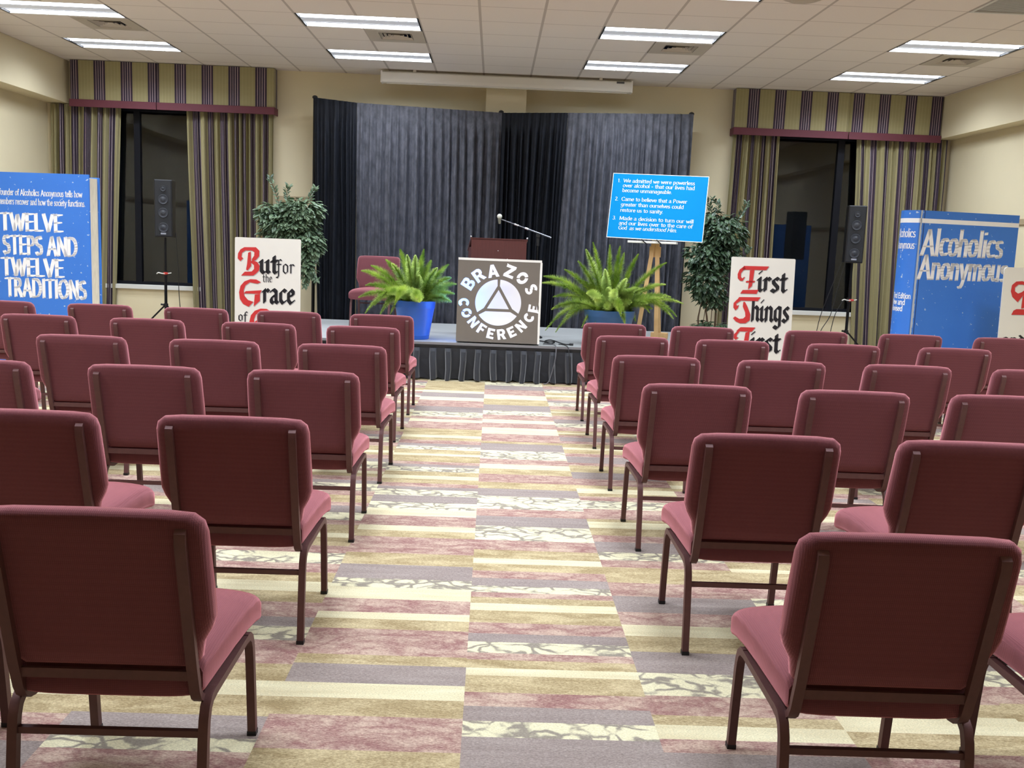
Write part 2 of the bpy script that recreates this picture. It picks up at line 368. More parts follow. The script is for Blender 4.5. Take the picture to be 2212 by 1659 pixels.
# ------------------------------------------------------------------ ceiling lights and vents
M_lens = emis('lit_lens', (.92, .98, 1.06), LENS)
M_basket = emis('basket', (.82, .90, 1.0), .16)
M_basket.node_tree.nodes['Principled BSDF'].inputs['Base Color'].default_value = lin((206, 210, 220))+(1,)
M_house = mat('fixture_edge', (14, 13, 14), rough=.5, var=.02)
M_ventw = mat('vent_white', (186, 176, 160), rough=.5, var=.03)
M_ventd = mat('vent_dark', (58, 52, 48), rough=.6, var=.05)
def light_parts(t):
    x1, y1 = 2*T, T
    bm = B(); h = .05
    box(bm, 0, .02, 0, y1, 0, h); obj('end_plate', bm, M_house, t)
    bm = B(); box(bm, x1-.02, x1, 0, y1, 0, h); obj('end_plate', bm, M_house, t)
    bm = B(); box(bm, .02, x1-.02, 0, .018, .0, h); box(bm, .02, x1-.02, y1-.018, y1, 0, h); box(bm, 0, x1, 0, y1, h, h+.01)
    obj('housing', bm, M_white, t)
    for a, b in ((.02, .198), (.412, .59)):
        bm = B(); box(bm, .024, x1-.024, a, b, .018, .024); obj('diffuser', bm, M_lens, t)
        ld = bpy.data.lights.get('troffer_beam') or bpy.data.lights.new('troffer_beam', 'AREA')
        ld.shape = 'RECTANGLE'; ld.size = x1-.05; ld.size_y = b-a-.01; ld.energy = LAMP_W; ld.spread = RAD(SPREAD); ld.color = (.86, .95, 1.10)
        lo = bpy.data.objects.new('lamp_light', ld); COL.objects.link(lo); lo.parent = t; lo.location = (x1/2, (a+b)/2, .013)
    bm = B()
    # central basket: shallow arch
    for k in range(8):
        a0 = pi*k/8; a1 = pi*(k+1)/8
        ya, yb = T/2-.106*cos(a0), T/2-.106*cos(a1); za, zb = .012-.003*sin(a0), .012-.003*sin(a1)
        bm.faces.new([bm.verts.new(q) for q in ((.024, ya, za), (.024, yb, zb), (x1-.024, yb, zb), (x1-.024, ya, za))])
    obj('lamp_basket', bm, M_basket, t, smooth=True)
    for a, b in ((.02, .198), (.412, .59)):
        bm = B()
        for k in range(1, 6):
            x = .02+(x1-.04)*k/6; box(bm, x-.003, x+.003, a, b, .004, .012)
        box(bm, .026, x1-.026, a, a+.004, .004, .012); box(bm, .026, x1-.026, b-.004, b, .004, .012)
        obj('louver_slats', bm, M_basket, t)
def dup(root, loc, rz=None, label=None, group=None):
    r = root.copy(); COL.objects.link(r); r.location = loc
    if rz is not None: r.rotation_euler = (0, 0, rz)
    if label: r['label'] = label
    if group: r['group'] = group
    for ch in list(root.children):
        c = ch.copy(); COL.objects.link(c); c.parent = r
        for g in list(ch.children):
            d = g.copy(); COL.objects.link(d); d.parent = c
    return r
light0 = None
wherex = {-7: 'at the far left', -2: 'left of the projector screen', 3: 'right of the projector screen', 8: 'at the far right'}
for j in LIGHT_J:
    for i, nm in LIGHT_I:
        if (i, j) == (8, -3): continue
        loc = (GX0+i*T, GY0+j*T, CEIL)
        if j == 3: lb = 'lit ceiling light %s, closest to the wall' % wherex[i]
        elif j == 0: lb = 'lit ceiling light %s, nearer the camera' % wherex[i]
        elif j == -3 and i == 3: lb = 'lit fluorescent ceiling light cut off by the top edge of the photo'
        else: lb = 'lit fluorescent ceiling light outside the frame, over the seating'
        if light0 is None:
            light0 = thing('ceiling_light', lb, 'ceiling light', loc, 0, 'recessed ceiling lights'); light_parts(light0)
        else: dup(light0, loc, 0, lb)
v0 = None
for i in (-6, -1, 4, 9):
    loc = (GX0+i*T, GY0+1*T, CEIL)
    lb = {-6: 'square white air vent in the ceiling at the far left between two lights', -1: 'square white air vent between the two lights left of the projector screen', 4: 'square white air vent between the two lights right of the projector screen', 9: 'square white air vent in the ceiling at the far right between two lights'}[i]
    if v0 is None:
        v0 = thing('air_vent', lb, 'air vent', loc, 0, 'ceiling air vents')
        bm = B(); a = .13
        for (x0, x1, y0, y1) in ((.004, T-.004, .004, a), (.004, T-.004, T-a, T-.004), (.004, a, a, T-a), (T-a, T-.004, a, T-a)): box(bm, x0, x1, y0, y1, -.006, .004)
        obj('face_frame', bm, M_ventw, v0)
        bm = B(); box(bm, a-.01, T-a+.01, a-.01, T-a+.01, .05, .06); obj('duct_backing', bm, M_ventd, v0)
        bm = B()
        for k in range(4):
            q = a+.005+k*.042; z0 = -.004+k*.002
            for s in (0, 1, 2, 3):
                M = Matrix.Translation((T/2, T/2, 0)) @ Matrix.Rotation(s*pi/2, 4, 'Z') @ Matrix.Translation((-T/2, -T/2, 0))
                vs = [M @ Vector(c_) for c_ in ((q, q, z0), (T-q, q, z0), (T-q-.02, q+.02, z0+.022), (q+.02, q+.02, z0+.022))]
                bm.faces.new([bm.verts.new(c_) for c_ in vs])
        obj('louver_slats', bm, M_ventw, v0)
    else: dup(v0, loc, 0, lb)
# grey return grille, top right
t = thing('return_grille', 'grey louvered return air grille in the ceiling at the top right corner', 'air vent', (GX0+8*T, GY0-3*T, CEIL))
bm = B(); box(bm, 0, .03, 0, T, -.008, .004); box(bm, 2*T-.03, 2*T, 0, T, -.008, .004); box(bm, .03, 2*T-.03, 0, .03, -.008, .004); box(bm, .03, 2*T-.03, T-.03, T, -.008, .004); obj('frame', bm, mat('grille_grey', (196, 194, 188), rough=.5), t)
bm = B()
for k in range(26):
    y = .04+k*.0206; M = Matrix.Translation((0, y, .004)) @ Matrix.Rotation(RAD(35), 4, 'X'); box(bm, .03, 2*T-.03, -.008, .008, -.0015, .0015, M)
obj('louver_slats', bm, mat('grille_blade', (206, 208, 206), rough=.5), t)
bm = B(); box(bm, .02, 2*T-.02, .02, T-.02, .05, .06); obj('duct_backing', bm, M_ventd, t)
t = thing('ceiling_speaker', 'round white ceiling speaker at the top edge, right of the middle', 'speaker', (2.53, 8.62, CEIL))
bm = B(); lathe(bm, [(0, -.035), (.07, -.034), (.13, -.026), (.16, -.01), (.16, .0)], 32); obj('grille', bm, M_ventw, t, smooth=True)
bm = B(); lathe(bm, [(.158, -.008), (.175, -.008), (.175, .002), (.158, .002)], 32); obj('rim', bm, M_ventw, t, smooth=40)

# projector screen
t = thing('projector_screen', 'long white projector screen case under the ceiling above the black drapes', 'projector screen', (0, 0, 0))
bm = B(); prof = [(13.06, 3.47), (13.055, 3.50), (13.055, 3.585), (13.075, 3.60), (13.19, 3.60), (13.20, 3.585), (13.20, 3.475), (13.19, 3.462), (13.07, 3.462)]
A = [bm.verts.new((-1.51, y, z)) for y, z in prof]; C = [bm.verts.new((1.69, y, z)) for y, z in prof]
for k in range(len(prof)): bm.faces.new([A[k], C[k], C[(k+1) % len(prof)], A[(k+1) % len(prof)]])
bm.faces.new(A[::-1]); bm.faces.new(C); obj('case', bm, M_screen, t)
for s in (-1.53, 1.69):
    bm = B(); box(bm, s, s+.02, 13.05, 13.205, 3.458, 3.604); obj('end_cap', bm, M_screen, t)
bm = B(); box(bm, 1.5, 1.60, 13.05, 13.056, 3.565, 3.59); obj('badge', bm, mat('badge_grey', (70, 68, 66)), t)
for x in (-1.1, 1.3):
    bm = B(); box(bm, x-.02, x+.02, 13.09, 13.17, 3.598, CEIL); obj('bracket', bm, M_screen, t)
bm = B(); box(bm, -1.46, 1.64, 13.10, 13.13, 3.452, 3.464); obj('screen_slat', bm, M_screen, t)
# ------------------------------------------------------------------ chairs
FRX = .213
def lean(z): return .022 - .25*(z-.40)          # rear face of the back cushion
def build_chair_meshes():
    P = {}
    # seat cushion
    bm = B()
    n = 9; rows = []
    def sup(a, b, t, e=5):
        c, s = cos(t), sin(t); return (a*abs(c)**(2/e)*(1 if c >= 0 else -1), b*abs(s)**(2/e)*(1 if s >= 0 else -1))
    ys = [(.028, .80, 0), (.034, .93, 0), (.05, 1, 0), (.16, 1, .002), (.30, 1, .004), (.42, 1, .002), (.50, 1, -.006), (.535, .97, -.014), (.552, .88, -.022), (.56, .72, -.03)]
    K = 28
    for y, k, dz in ys:
        hw = (.232+.02*(y-.03)/.5)
        hz = .054*k
        rows.append([])
        for q in range(K):
            x, z = sup(hw*(1-.06*(1-k)), hz, 2*pi*(q+.5)/K, 5)
            dome = .012*(1-(x/hw)**2) if z > 0 else 0
            rows[-1].append(bm.verts.new((x, y, .402+z+dz+dome)))
    for a, b in zip(rows, rows[1:]):
        for q in range(K): bm.faces.new([a[q], a[(q+1) % K], b[(q+1) % K], b[q]])
    bm.faces.new(rows[0][::-1]); bm.faces.new(rows[-1])
    bmesh.ops.recalc_face_normals(bm, faces=bm.faces); P['seat'] = bm
    # backrest cushion: outline with wings, rounded
    out = [(-.20, .434), (.20, .434), (.226, .455), (.236, .505), (.258, .545), (.268, .575), (.268, .66), (.265, .80), (.258, .828), (.236, .846), (.18, .851), (0, .853), (-.18, .851), (-.236, .846), (-.258, .828), (-.265, .80), (-.268, .66), (-.268, .575), (-.258, .545), (-.236, .505), (-.226, .455)]
    bm = B(); cx, cz = 0, .66
    layers = [(0.0, .80, .055), (.001, .92, .016), (.008, .98, .006), (.022, 1, 0), (.045, 1, 0), (.062, .975, .006), (.073, .93, .018), (.078, .84, .04)]
    rings = []
    for d, k, ins in layers:
        ring = []
        for x, z in out:
            L_ = math.hypot(x, (z-cz)); xx = x - (x/abs(x) if abs(x) > .001 else 0)*min(ins, abs(x)); zz = z - math.copysign(min(ins, abs(z-cz)), z-cz)
            ring.append(bm.verts.new((xx, lean(zz)+d-.002, zz)))
        rings.append(ring)
    n = len(out)
    for a, b in zip(rings, rings[1:]):
        for q in range(n): bm.faces.new([a[q], a[(q+1) % n], b[(q+1) % n], b[q]])
    bm.faces.new(rings[0][::-1]); bm.faces.new(rings[-1])
    bmesh.ops.recalc_face_normals(bm, faces=bm.faces); P['backrest'] = bm
    # back posts
    def post(s):
        b_ = B(); X = s*FRX
        pts = [(X, lean(.812)+.006, .812), (X, lean(.803)-.006, .803), (X, lean(.785)-.011, .785)]
        pts += [(X, lean(z)-.011, z) for z in (.72, .62, .52, .45)]
        pts += [(X, .012, .41), (X, .021, .38), (X, .034, .357), (X, .054, .342), (X, .08, .337), (X, .13, .341), (X, .20, .346)]
        sweep(b_, pts, .026, .018); return b_
    P['post_l'] = post(-1); P['post_r'] = post(1)
    bm = B(); box(bm, -FRX+.01, FRX-.01, .004, .016, .408, .432); P['rail'] = bm
    def leg(s, rear):
        b_ = B(); X = s*.232
        if rear: pts = [(X, -.002, .0), (X, .010, .14), (X, .024, .26), (X, .031, .295), (X, .044, .322), (X, .066, .338), (X, .10, .342)]
        else: pts = [(X, .522, .0), (X, .508, .14), (X, .494, .26), (X, .487, .295), (X, .474, .322), (X, .452, .338), (X, .42, .342)]
        sweep(b_, pts, .024, .024); return b_
    for s, a in ((-1, 'l'), (1, 'r')):
        P['rear_'+a] = leg(s, True); P['front_'+a] = leg(s, False)
        bm = B(); box(bm, s*.232-.012, s*.232+.012, .098, .422, .331, .352); P['side_'+a] = bm
        for y, k in ((-.002, 'rear'), (.522, 'front')):
            bm = B(); box(bm, s*.232-.0135, s*.232+.0135, y-.0135, y+.0135, .0, .014); P['cap_%s_%s' % (k, a)] = bm
    bm = B(); box(bm, -.222, .222, .018, .034, .254, .271); P['stretcher'] = bm
    bm = B(); box(bm, -.19, .19, .10, .50, .341, .352); P['pan'] = bm
    return P
def make_chair(label, loc, rz, group):
    P = build_chair_meshes()
    t = thing('stacking_chair', label, 'chair', loc, rz, group)
    obj('seat', P['seat'], M_fab, t, smooth=50); obj('backrest', P['backrest'], M_fab, t, smooth=60)
    obj('back_post', P['post_l'], M_frame, t, smooth=40); obj('back_post', P['post_r'], M_frame, t, smooth=40)
    obj('back_rail', P['rail'], M_frame, t)
    for k in ('rear', 'front'):
        for a in 'lr':
            lg = obj('leg', P['%s_%s' % (k, a)], M_frame, t, smooth=40)
            obj('foot_cap', P['cap_%s_%s' % (k, a)], M_black, lg)
    obj('side_rail', P['side_l'], M_frame, t); obj('side_rail', P['side_r'], M_frame, t)
    obj('stretcher', P['stretcher'], M_frame, t); obj('seat_pan', P['pan'], M_black, t)
    return t
ROWY = [2.27, 3.465, 4.70, 5.89, 7.14, 8.28]
ROWS = ['nearest row', 'second nearest row', 'third nearest row', 'fourth nearest row', 'fifth nearest row', 'row nearest the stage']
CHL = [[-.905, -1.64], [-.893, -1.625], [-.884, -1.63, -2.43], [-.881, -1.641, -2.42, -3.2], [-.92, -1.668, -2.462, -3.24], [-.915, -1.689, -2.457, -3.257, -4.06]]
CHR = [[1.0, 1.72], [.996, 1.735], [1.0, 1.758, 2.50], [1.0, 1.751, 2.523, 3.30], [1.029, 1.758, 2.571, 3.40], [1.037, 1.779, 2.743, 3.548, 4.36]]
NTH = ['beside the aisle', 'second from the aisle', 'third from the aisle', 'fourth from the aisle', 'fifth from the aisle']
chair0 = None; rc = random.Random(11)
for side, tab in (('left', CHL), ('right', CHR)):
    for r, xs in enumerate(tab):
        for k, x in enumerate(xs):
            lb = 'burgundy chair, %s, in the %s on the %s' % (NTH[k], ROWS[r], side)
            loc = (x, ROWY[r]+rc.uniform(-.012, .012), 0); rz = RAD(rc.uniform(-1.0, 1.0))
            if side == 'left' and r > 2: rz += RAD(-.6)
            if chair0 is None: chair0 = make_chair(lb, loc, rz, 'rows of burgundy stacking chairs')
            else: dup(chair0, loc, rz, lb)

# ------------------------------------------------------------------ stage
SX0, SX1, SY0, SY1, SH = -2.44, 2.44, 10.5, 12.94, .40
M_deck = mat('stage_deck_grey', (160, 162, 160), rough=.55, var=.05, scale=5, bump=.05, bscale=120)
M_deckedge = mat('stage_edge_aluminium', (150, 152, 158), rough=.35, metal=.6, var=.05)
M_skirt = mat('black_skirt_cloth', (30, 33, 40), rough=.6, var=.15, scale=6, sheen=.4)
t = thing('stage', 'low portable stage with grey deck and black pleated skirt', 'stage', ((SX0+SX1)/2, (SY0+SY1)/2, 0))
def rel(bm):
    bmesh.ops.translate(bm, verts=bm.verts, vec=(-(SX0+SX1)/2, -(SY0+SY1)/2, 0)); return bm
for kx in range(2):
    for ky in range(2):
        bm = B(); a = SX0+kx*2.44; b_ = SY0+ky*1.22
        box(bm, a+.003, a+2.437, b_+.003, b_+1.217, SH-.03, SH); obj('deck_panel', rel(bm), M_deck, t)
bm = B()
box(bm, SX0-.004, SX1+.004, SY0-.006, SY0+.0, SH-.022, SH+.004); box(bm, SX0-.006, SX0, SY0, SY1, SH-.022, SH+.003); box(bm, SX1, SX1+.006, SY0, SY1, SH-.022, SH+.003)
obj('edge_trim', rel(bm), M_deckedge, t)
bm = B(); box(bm, SX0, SX1, SY0-.012, SY0-.004, SH-.07, SH-.022); box(bm, SX0-.012, SX0-.004, SY0-.01, SY1, SH-.07, SH-.022); box(bm, SX1+.004, SX1+.012, SY0-.01, SY1, SH-.07, SH-.022)
obj('fascia', rel(bm), M_black, t)
def skirt(p0, p1, nrm):
    """box pleats hanging from the stage edge, flaring a little to the hem"""
    bm = B(); p0 = Vector(p0); p1 = Vector(p1); d = (p1-p0); Ln = d.length; d.normalize(); nrm = Vector(nrm)
    prof = []; s = 0; r_ = random.Random(5)
    while s < Ln:
        wv = .165*r_.uniform(.92, 1.08)
        prof += [(s, 0, -.006), (s+wv*.55, .001, -.006), (s+wv*.58, .014, .035), (s+wv*.62, .024, .085), (s+wv*.78, .025, .095), (s+wv*.92, .022, .080), (s+wv*.965, .008, .012)]
        s += wv
    zz = [SH-.055, SH-.09, SH-.18, SH-.28, .012]
    grid = []
    for i, z in enumerate(zz):
        f = i/(len(zz)-1)
        grid.append([bm.verts.new(p0+d*min(q+.012*f*sin(q*9+i), Ln)+nrm*(.012+(a*(1-f)+b2*f)+.006*f*sin(q*23+1.3*i))+Vector((0, 0, z+(.012*sin(q*31) if i == len(zz)-1 else 0)))) for q, a, b2 in prof])
    for a, b2 in zip(grid, grid[1:]):
        for k in range(len(a)-1): bm.faces.new([a[k], a[k+1], b2[k+1], b2[k]])
    return bm
obj('skirt', rel(skirt((SX0-.005, SY0-.005, 0), (SX1+.005, SY0-.005, 0), (0, -1, 0))), M_skirt, t)
obj('skirt', rel(skirt((SX0-.005, SY1, 0), (SX0-.005, SY0-.01, 0), (-1, 0, 0))), M_skirt, t)
obj('skirt', rel(skirt((SX1+.005, SY0-.01, 0), (SX1+.005, SY1, 0), (1, 0, 0))), M_skirt, t)
for x in (-2.3, -1.2, .0, 1.2, 2.3):
    for y in (10.65, 11.72, 12.8):
        bm = B(); tube(bm, [(x, y, 0), (x, y, SH-.03)], .02, 8); obj('leg', rel(bm), M_blackm, t)

# chair on the stage (faces the audience)
dup(chair0, (-1.44, 12.42, SH+.004), pi-RAD(4), 'burgundy stacking chair standing on the stage, facing the audience behind the left fern', 'stage chair')

# ------------------------------------------------------------------ pipe and drape
def fold_sheet(x0, x1, yfun, z0, z1, nf, dep, seed, nv=16, top=.35, uvoff=0, cols=10, flat_top=.0, sway=.012, x0b=None, x1b=None):
    bm = B(); uvl = bm.loops.layers.uv.new('uv'); r_ = random.Random(seed)
    nu = nf*cols; ph = [r_.uniform(-.9, .9) for _ in range(nf+2)]; am = [r_.uniform(.45, 1.08) for _ in range(nf+2)]
    bd = [0]
    for k in range(nf): bd.append(bd[-1]+r_.uniform(.6, 1.4))
    bd = [q/bd[-1] for q in bd]
    grid = []; us = []
    x0b = x0 if x0b is None else x0b; x1b = x1 if x1b is None else x1b
    base = []
    for i in range(nu+1):
        k = min(i//cols, nf-1); f = (i-k*cols)/cols
        s = bd[k]+(bd[k+1]-bd[k])*f
        base.append((s, f, k))
    L_ = 0; lastp = None
    for i, (s, f, k) in enumerate(base):
        p_ = Vector(((x1-x0)*s, dep*am[k]*(1-cos(2*pi*f))/2))
        if lastp is not None: L_ += (p_-lastp).length
        lastp = p_; us.append(L_)
    for j in range(nv+1):
        v = j/nv; z = z1+(z0-z1)*v; row = []
        g = top+(1-top)*min(1, max(0, (v-flat_top)*5))
        if v <= flat_top and flat_top: g = top*.3
        for i, (s, f, k) in enumerate(base):
            xa = x0+(x0b-x0)*v; xb = x1+(x1b-x1)*v
            y = -dep*am[k]*g*(1-cos(2*pi*f))/2 - .25*dep*g*sin(4*pi*f+ph[k]+v*1.5)
            x = xa+(xb-xa)*s + sway*sin(v*4+ph[k]*3)*v*min(1, min(s, 1-s)*6)
            row.append(bm.verts.new((x, yfun(s)+y, z)))
        grid.append(row)
    for j in range(nv):
        for i in range(nu):
            f_ = bm.faces.new([grid[j][i], grid[j+1][i], grid[j+1][i+1], grid[j][i+1]])
            for lp, (ii, jj) in zip(f_.loops, ((i, j), (i, j+1), (i+1, j+1), (i+1, j))):
                lp[uvl].uv = (us[ii]+uvoff, z1+(z0-z1)*jj/nv)
    return bm
def velvet(name, c1, c2, sheen, scx=34):
    m, N, L, p = node_mat(name); p.inputs['Roughness'].default_value = .7; p.inputs['Specular IOR Level'].default_value = .25
    p.inputs['Sheen Weight'].default_value = sheen; p.inputs['Sheen Roughness'].default_value = .35
    p.inputs['Sheen Tint'].default_value = lin((190, 200, 225))+(1,)
    tc = N.new('ShaderNodeTexCoord'); mp = N.new('ShaderNodeMapping'); mp.inputs['Scale'].default_value = (scx, scx, 7); L.new(tc.outputs['Object'], mp.inputs[0])
    nz = N.new('ShaderNodeTexNoise'); nz.inputs['Scale'].default_value = 1; nz.inputs['Detail'].default_value = 6; nz.inputs['Roughness'].default_value = .65; L.new(mp.outputs[0], nz.inputs['Vector'])
    r = ramp(N, [(.35, lin(c1)), (.68, lin(c2))], 'LINEAR'); L.new(nz.outputs['Fac'], r.inputs[0]); L.new(r.outputs[0], p.inputs['Base Color'])
    b = N.new('ShaderNodeBump'); b.inputs['Strength'].default_value = .35; b.inputs['Distance'].default_value = .01; L.new(nz.outputs['Fac'], b.inputs['Height']); L.new(b.outputs['Normal'], p.inputs['Normal'])
    return m
M_vel_l = velvet('crushed_velvet_light_nap', (58, 59, 64), (90, 90, 96), .4, 14)  # same black velvet; the brighter sheen of this nap is put into the base colour
M_vel_d = velvet('crushed_velvet_dark_nap', (6, 9, 15), (22, 25, 33), .05, 24)  # same velvet where the nap shows little sheen, painted darker
def dr_y(x):  # the two bays meet a little further back at the middle upright
    return 13.10 + .0*x
DRZ = lambda x: 3.20-.055*(1-abs(x)/2.4)
frame = thing('drape_frame', 'black pipe frame carrying the black velvet stage drapes', 'drape frame', (0, 13.25, 0))
for x, z in ((-2.40, 3.26), (.03, 3.17), (2.53, 3.25)):
    bm = B(); tube(bm, [(x, 0, 0), (x, 0, z)], .022, 10); obj('upright', bm, M_blackm, frame)
    bm = B(); ball(bm, (x, 0, z), .036, 2, (1, 1, .7)); obj('pole_cap', bm, M_black, frame, smooth=True)
    bm = B(); box(bm, x-.2, x+.2, -.05, .05, 0, .012); obj('base_plate', bm, M_blackm, frame)
for a, b_ in (((-2.40, 3.20), (.03, 3.13)), ((.03, 3.13), (2.53, 3.20))):
    bm = B(); tube(bm, [(a[0], 0, a[1]), (b_[0], 0, b_[1])], .02, 8); obj('crossbar', bm, M_blackm, frame)
def drape(x0, x1, m, nf, seed, label, ztl, ztr, x0b=None, x1b=None, dep=.11):
    x0 += .0005; x1 -= .0005
    bm = fold_sheet(x0, x1, lambda s: 13.15, .02, 3.22, nf, dep, seed, nv=22, top=.5, flat_top=.05, sway=.03, cols=8, x0b=x0b, x1b=x1b)
    for v in bm.verts:
        s = (v.co.x-x0)/(x1-x0); k = (v.co.z-.02)/3.2
        v.co.z += (ztl+(ztr-ztl)*s-3.22)*k
    tag(obj('stage_drape', bm, m, smooth=True), label, 'stage drape', 'black velvet stage drapes')
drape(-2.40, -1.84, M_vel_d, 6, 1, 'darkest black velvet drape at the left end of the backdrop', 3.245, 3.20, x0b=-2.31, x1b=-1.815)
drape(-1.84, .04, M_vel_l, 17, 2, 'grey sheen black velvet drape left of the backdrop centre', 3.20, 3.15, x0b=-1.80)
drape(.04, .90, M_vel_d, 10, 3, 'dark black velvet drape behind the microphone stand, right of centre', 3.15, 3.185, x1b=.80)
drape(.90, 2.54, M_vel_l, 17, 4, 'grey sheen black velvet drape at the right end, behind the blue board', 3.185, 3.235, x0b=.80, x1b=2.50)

# ------------------------------------------------------------------ window drapery
M_stripe, N, L, p = node_mat('striped_drapery')
p.inputs['Roughness'].default_value = .7; p.inputs['Sheen Weight'].default_value = .2; p.inputs['Specular IOR Level'].default_value = .3
uv = N.new('ShaderNodeUVMap'); uv.uv_map = 'uv'; sp = N.new('ShaderNodeSeparateXYZ'); L.new(uv.outputs[0], sp.inputs[0])
dv = N.new('ShaderNodeMath'); dv.operation = 'DIVIDE'; L.new(sp.outputs[0], dv.inputs[0]); dv.inputs[1].default_value = .35
fr = N.new('ShaderNodeMath'); fr.operation = 'FRACT'; L.new(dv.outputs[0], fr.inputs[0])
kh, pu, li, bu = lin((148, 139, 98)), lin((54, 41, 56)), lin((196, 180, 178)), lin((80, 48, 60))
k2 = lin((172, 163, 122))
st = [(0, kh), (.10, k2), (.108, kh), (.22, k2), (.228, kh), (.34, k2), (.348, kh), (.46, k2), (.468, kh),
      (.57, pu), (.635, bu), (.65, li), (.663, pu), (.735, li), (.748, pu), (.82, li), (.833, pu), (.905, li), (.918, bu), (.94, pu)]
rp = ramp(N, st); L.new(fr.outputs[0], rp.inputs[0])
nz = N.new('ShaderNodeTexNoise'); nz.inputs['Scale'].default_value = 5; nz.inputs['Detail'].default_value = 4
hs = N.new('ShaderNodeHueSaturation'); mr = N.new('ShaderNodeMapRange'); mr.inputs[3].default_value = .9; mr.inputs[4].default_value = 1.1
L.new(nz.outputs['Fac'], mr.inputs[0]); L.new(rp.outputs[0], hs.inputs['Color']); L.new(mr.outputs[0], hs.inputs['Value']); L.new(hs.outputs[0], p.inputs['Base Color'])
M_band = mat('burgundy_band', (96, 42, 52), rough=.7, var=.08, scale=12)

def flat_uv(bm, faces_pts):
    uvl = bm.loops.layers.uv.verify()
def valance(name_lab, x0, x1, z0, z1, seam, off, open_left, open_right):
    yf, yb = 13.38, YB
    t = thing('valance', name_lab, 'valance', ((x0+x1)/2, yf, z1)); cx = (x0+x1)/2
    bm = B(); uvl = bm.loops.layers.uv.new('uv')
    def quad(pts, us):
        f_ = bm.faces.new([bm.verts.new((q[0]-cx, q[1]-yf, q[2]-z1)) for q in pts])
        for lp, u_, q in zip(f_.loops, us, pts): lp[uvl].uv = (u_+off, q[2])
    n = 24
    def yy(x):   # a shallow inverted pleat at the seam and small wobble
        d = abs(x-seam); return yf+(.03*(1-d/.03) if d < .03 else 0)-.004*sin(x*7)
    xs = sorted([x0+(x1-x0)*k/n for k in range(n+1)]+[seam-.03, seam, seam+.03])
    for a, b_ in zip(xs, xs[1:]):
        quad([(a, yy(a), z0), (b_, yy(b_), z0), (b_, yy(b_), z1), (a, yy(a), z1)], [a-x0, b_-x0, b_-x0, a-x0])
    if open_left: quad([(x0, yb, z0), (x0, yf, z0), (x0, yf, z1), (x0, yb, z1)], [-.19, 0, 0, -.19])
    if open_right: quad([(x1, yf, z0), (x1, yb, z0), (x1, yb, z1), (x1, yf, z1)], [x1-x0, x1-x0+.19, x1-x0+.19, x1-x0])
    o = obj('fabric_panel', bm, M_stripe, t)
    bm = B()
    for a, b_ in ((x0-.012, seam-.004), (seam+.004, x1+.012)): box(bm, a-cx, b_-cx, -.022, -.004, z0-.06-z1, z0+.035-z1)
    if open_left: box(bm, x0-.014-cx, x0-.002-cx, -.02, yb-yf-.005, z0-.06-z1, z0+.035-z1)
    if open_right: box(bm, x1+.002-cx, x1+.014-cx, -.02, yb-yf-.005, z0-.06-z1, z0+.035-z1)
    bevel_all(bm, .004, 2); obj('hem_band', bm, M_band, t)
    bm = B(); box(bm, x0+.01-cx, x1-.01-cx, .035, .05, z0+.09-z1, -.005); box(bm, x0+.01-cx, x1-.01-cx, .04, yb-yf, -.03, -.005); obj('cornice_board', bm, M_trim, t)
valance('striped fabric valance with burgundy hem above the left window', -5.61, -2.96, 3.09, CEIL-.006, -4.49, .245, False, True)
valance('striped fabric valance with burgundy hem above the right window', 3.135, 5.90, 3.085, CEIL-.006, 4.665, .035, True, False)
def curtain(x0, x1, nf, seed, off, label, x0b=None, x1b=None, z0=.03):
    bm = fold_sheet(x0, x1, lambda s: 13.54, z0, 3.075, nf, .095, seed, nv=14, top=.75, uvoff=off, cols=10, sway=.01, x0b=x0b, x1b=x1b)
    tag(obj('curtain_panel', bm, M_stripe, smooth=True), label, 'curtain', 'striped window curtains')
curtain(-5.95, -5.02, 11, 21, .02, 'striped olive and plum curtain left of the left window', x1b=-5.14)
curtain(-4.15, -3.0, 14, 22, .0, 'striped olive and plum curtain right of the left window, behind the ficus', x0b=-4.06)
curtain(3.16, 3.80, 9, 23, .12, 'striped olive and plum curtain left of the right window', x0b=3.11, x1b=3.83)
curtain(4.84, 6.08, 15, 24, .05, 'striped olive and plum curtain right of the right window, behind the loudspeaker', x0b=5.0)
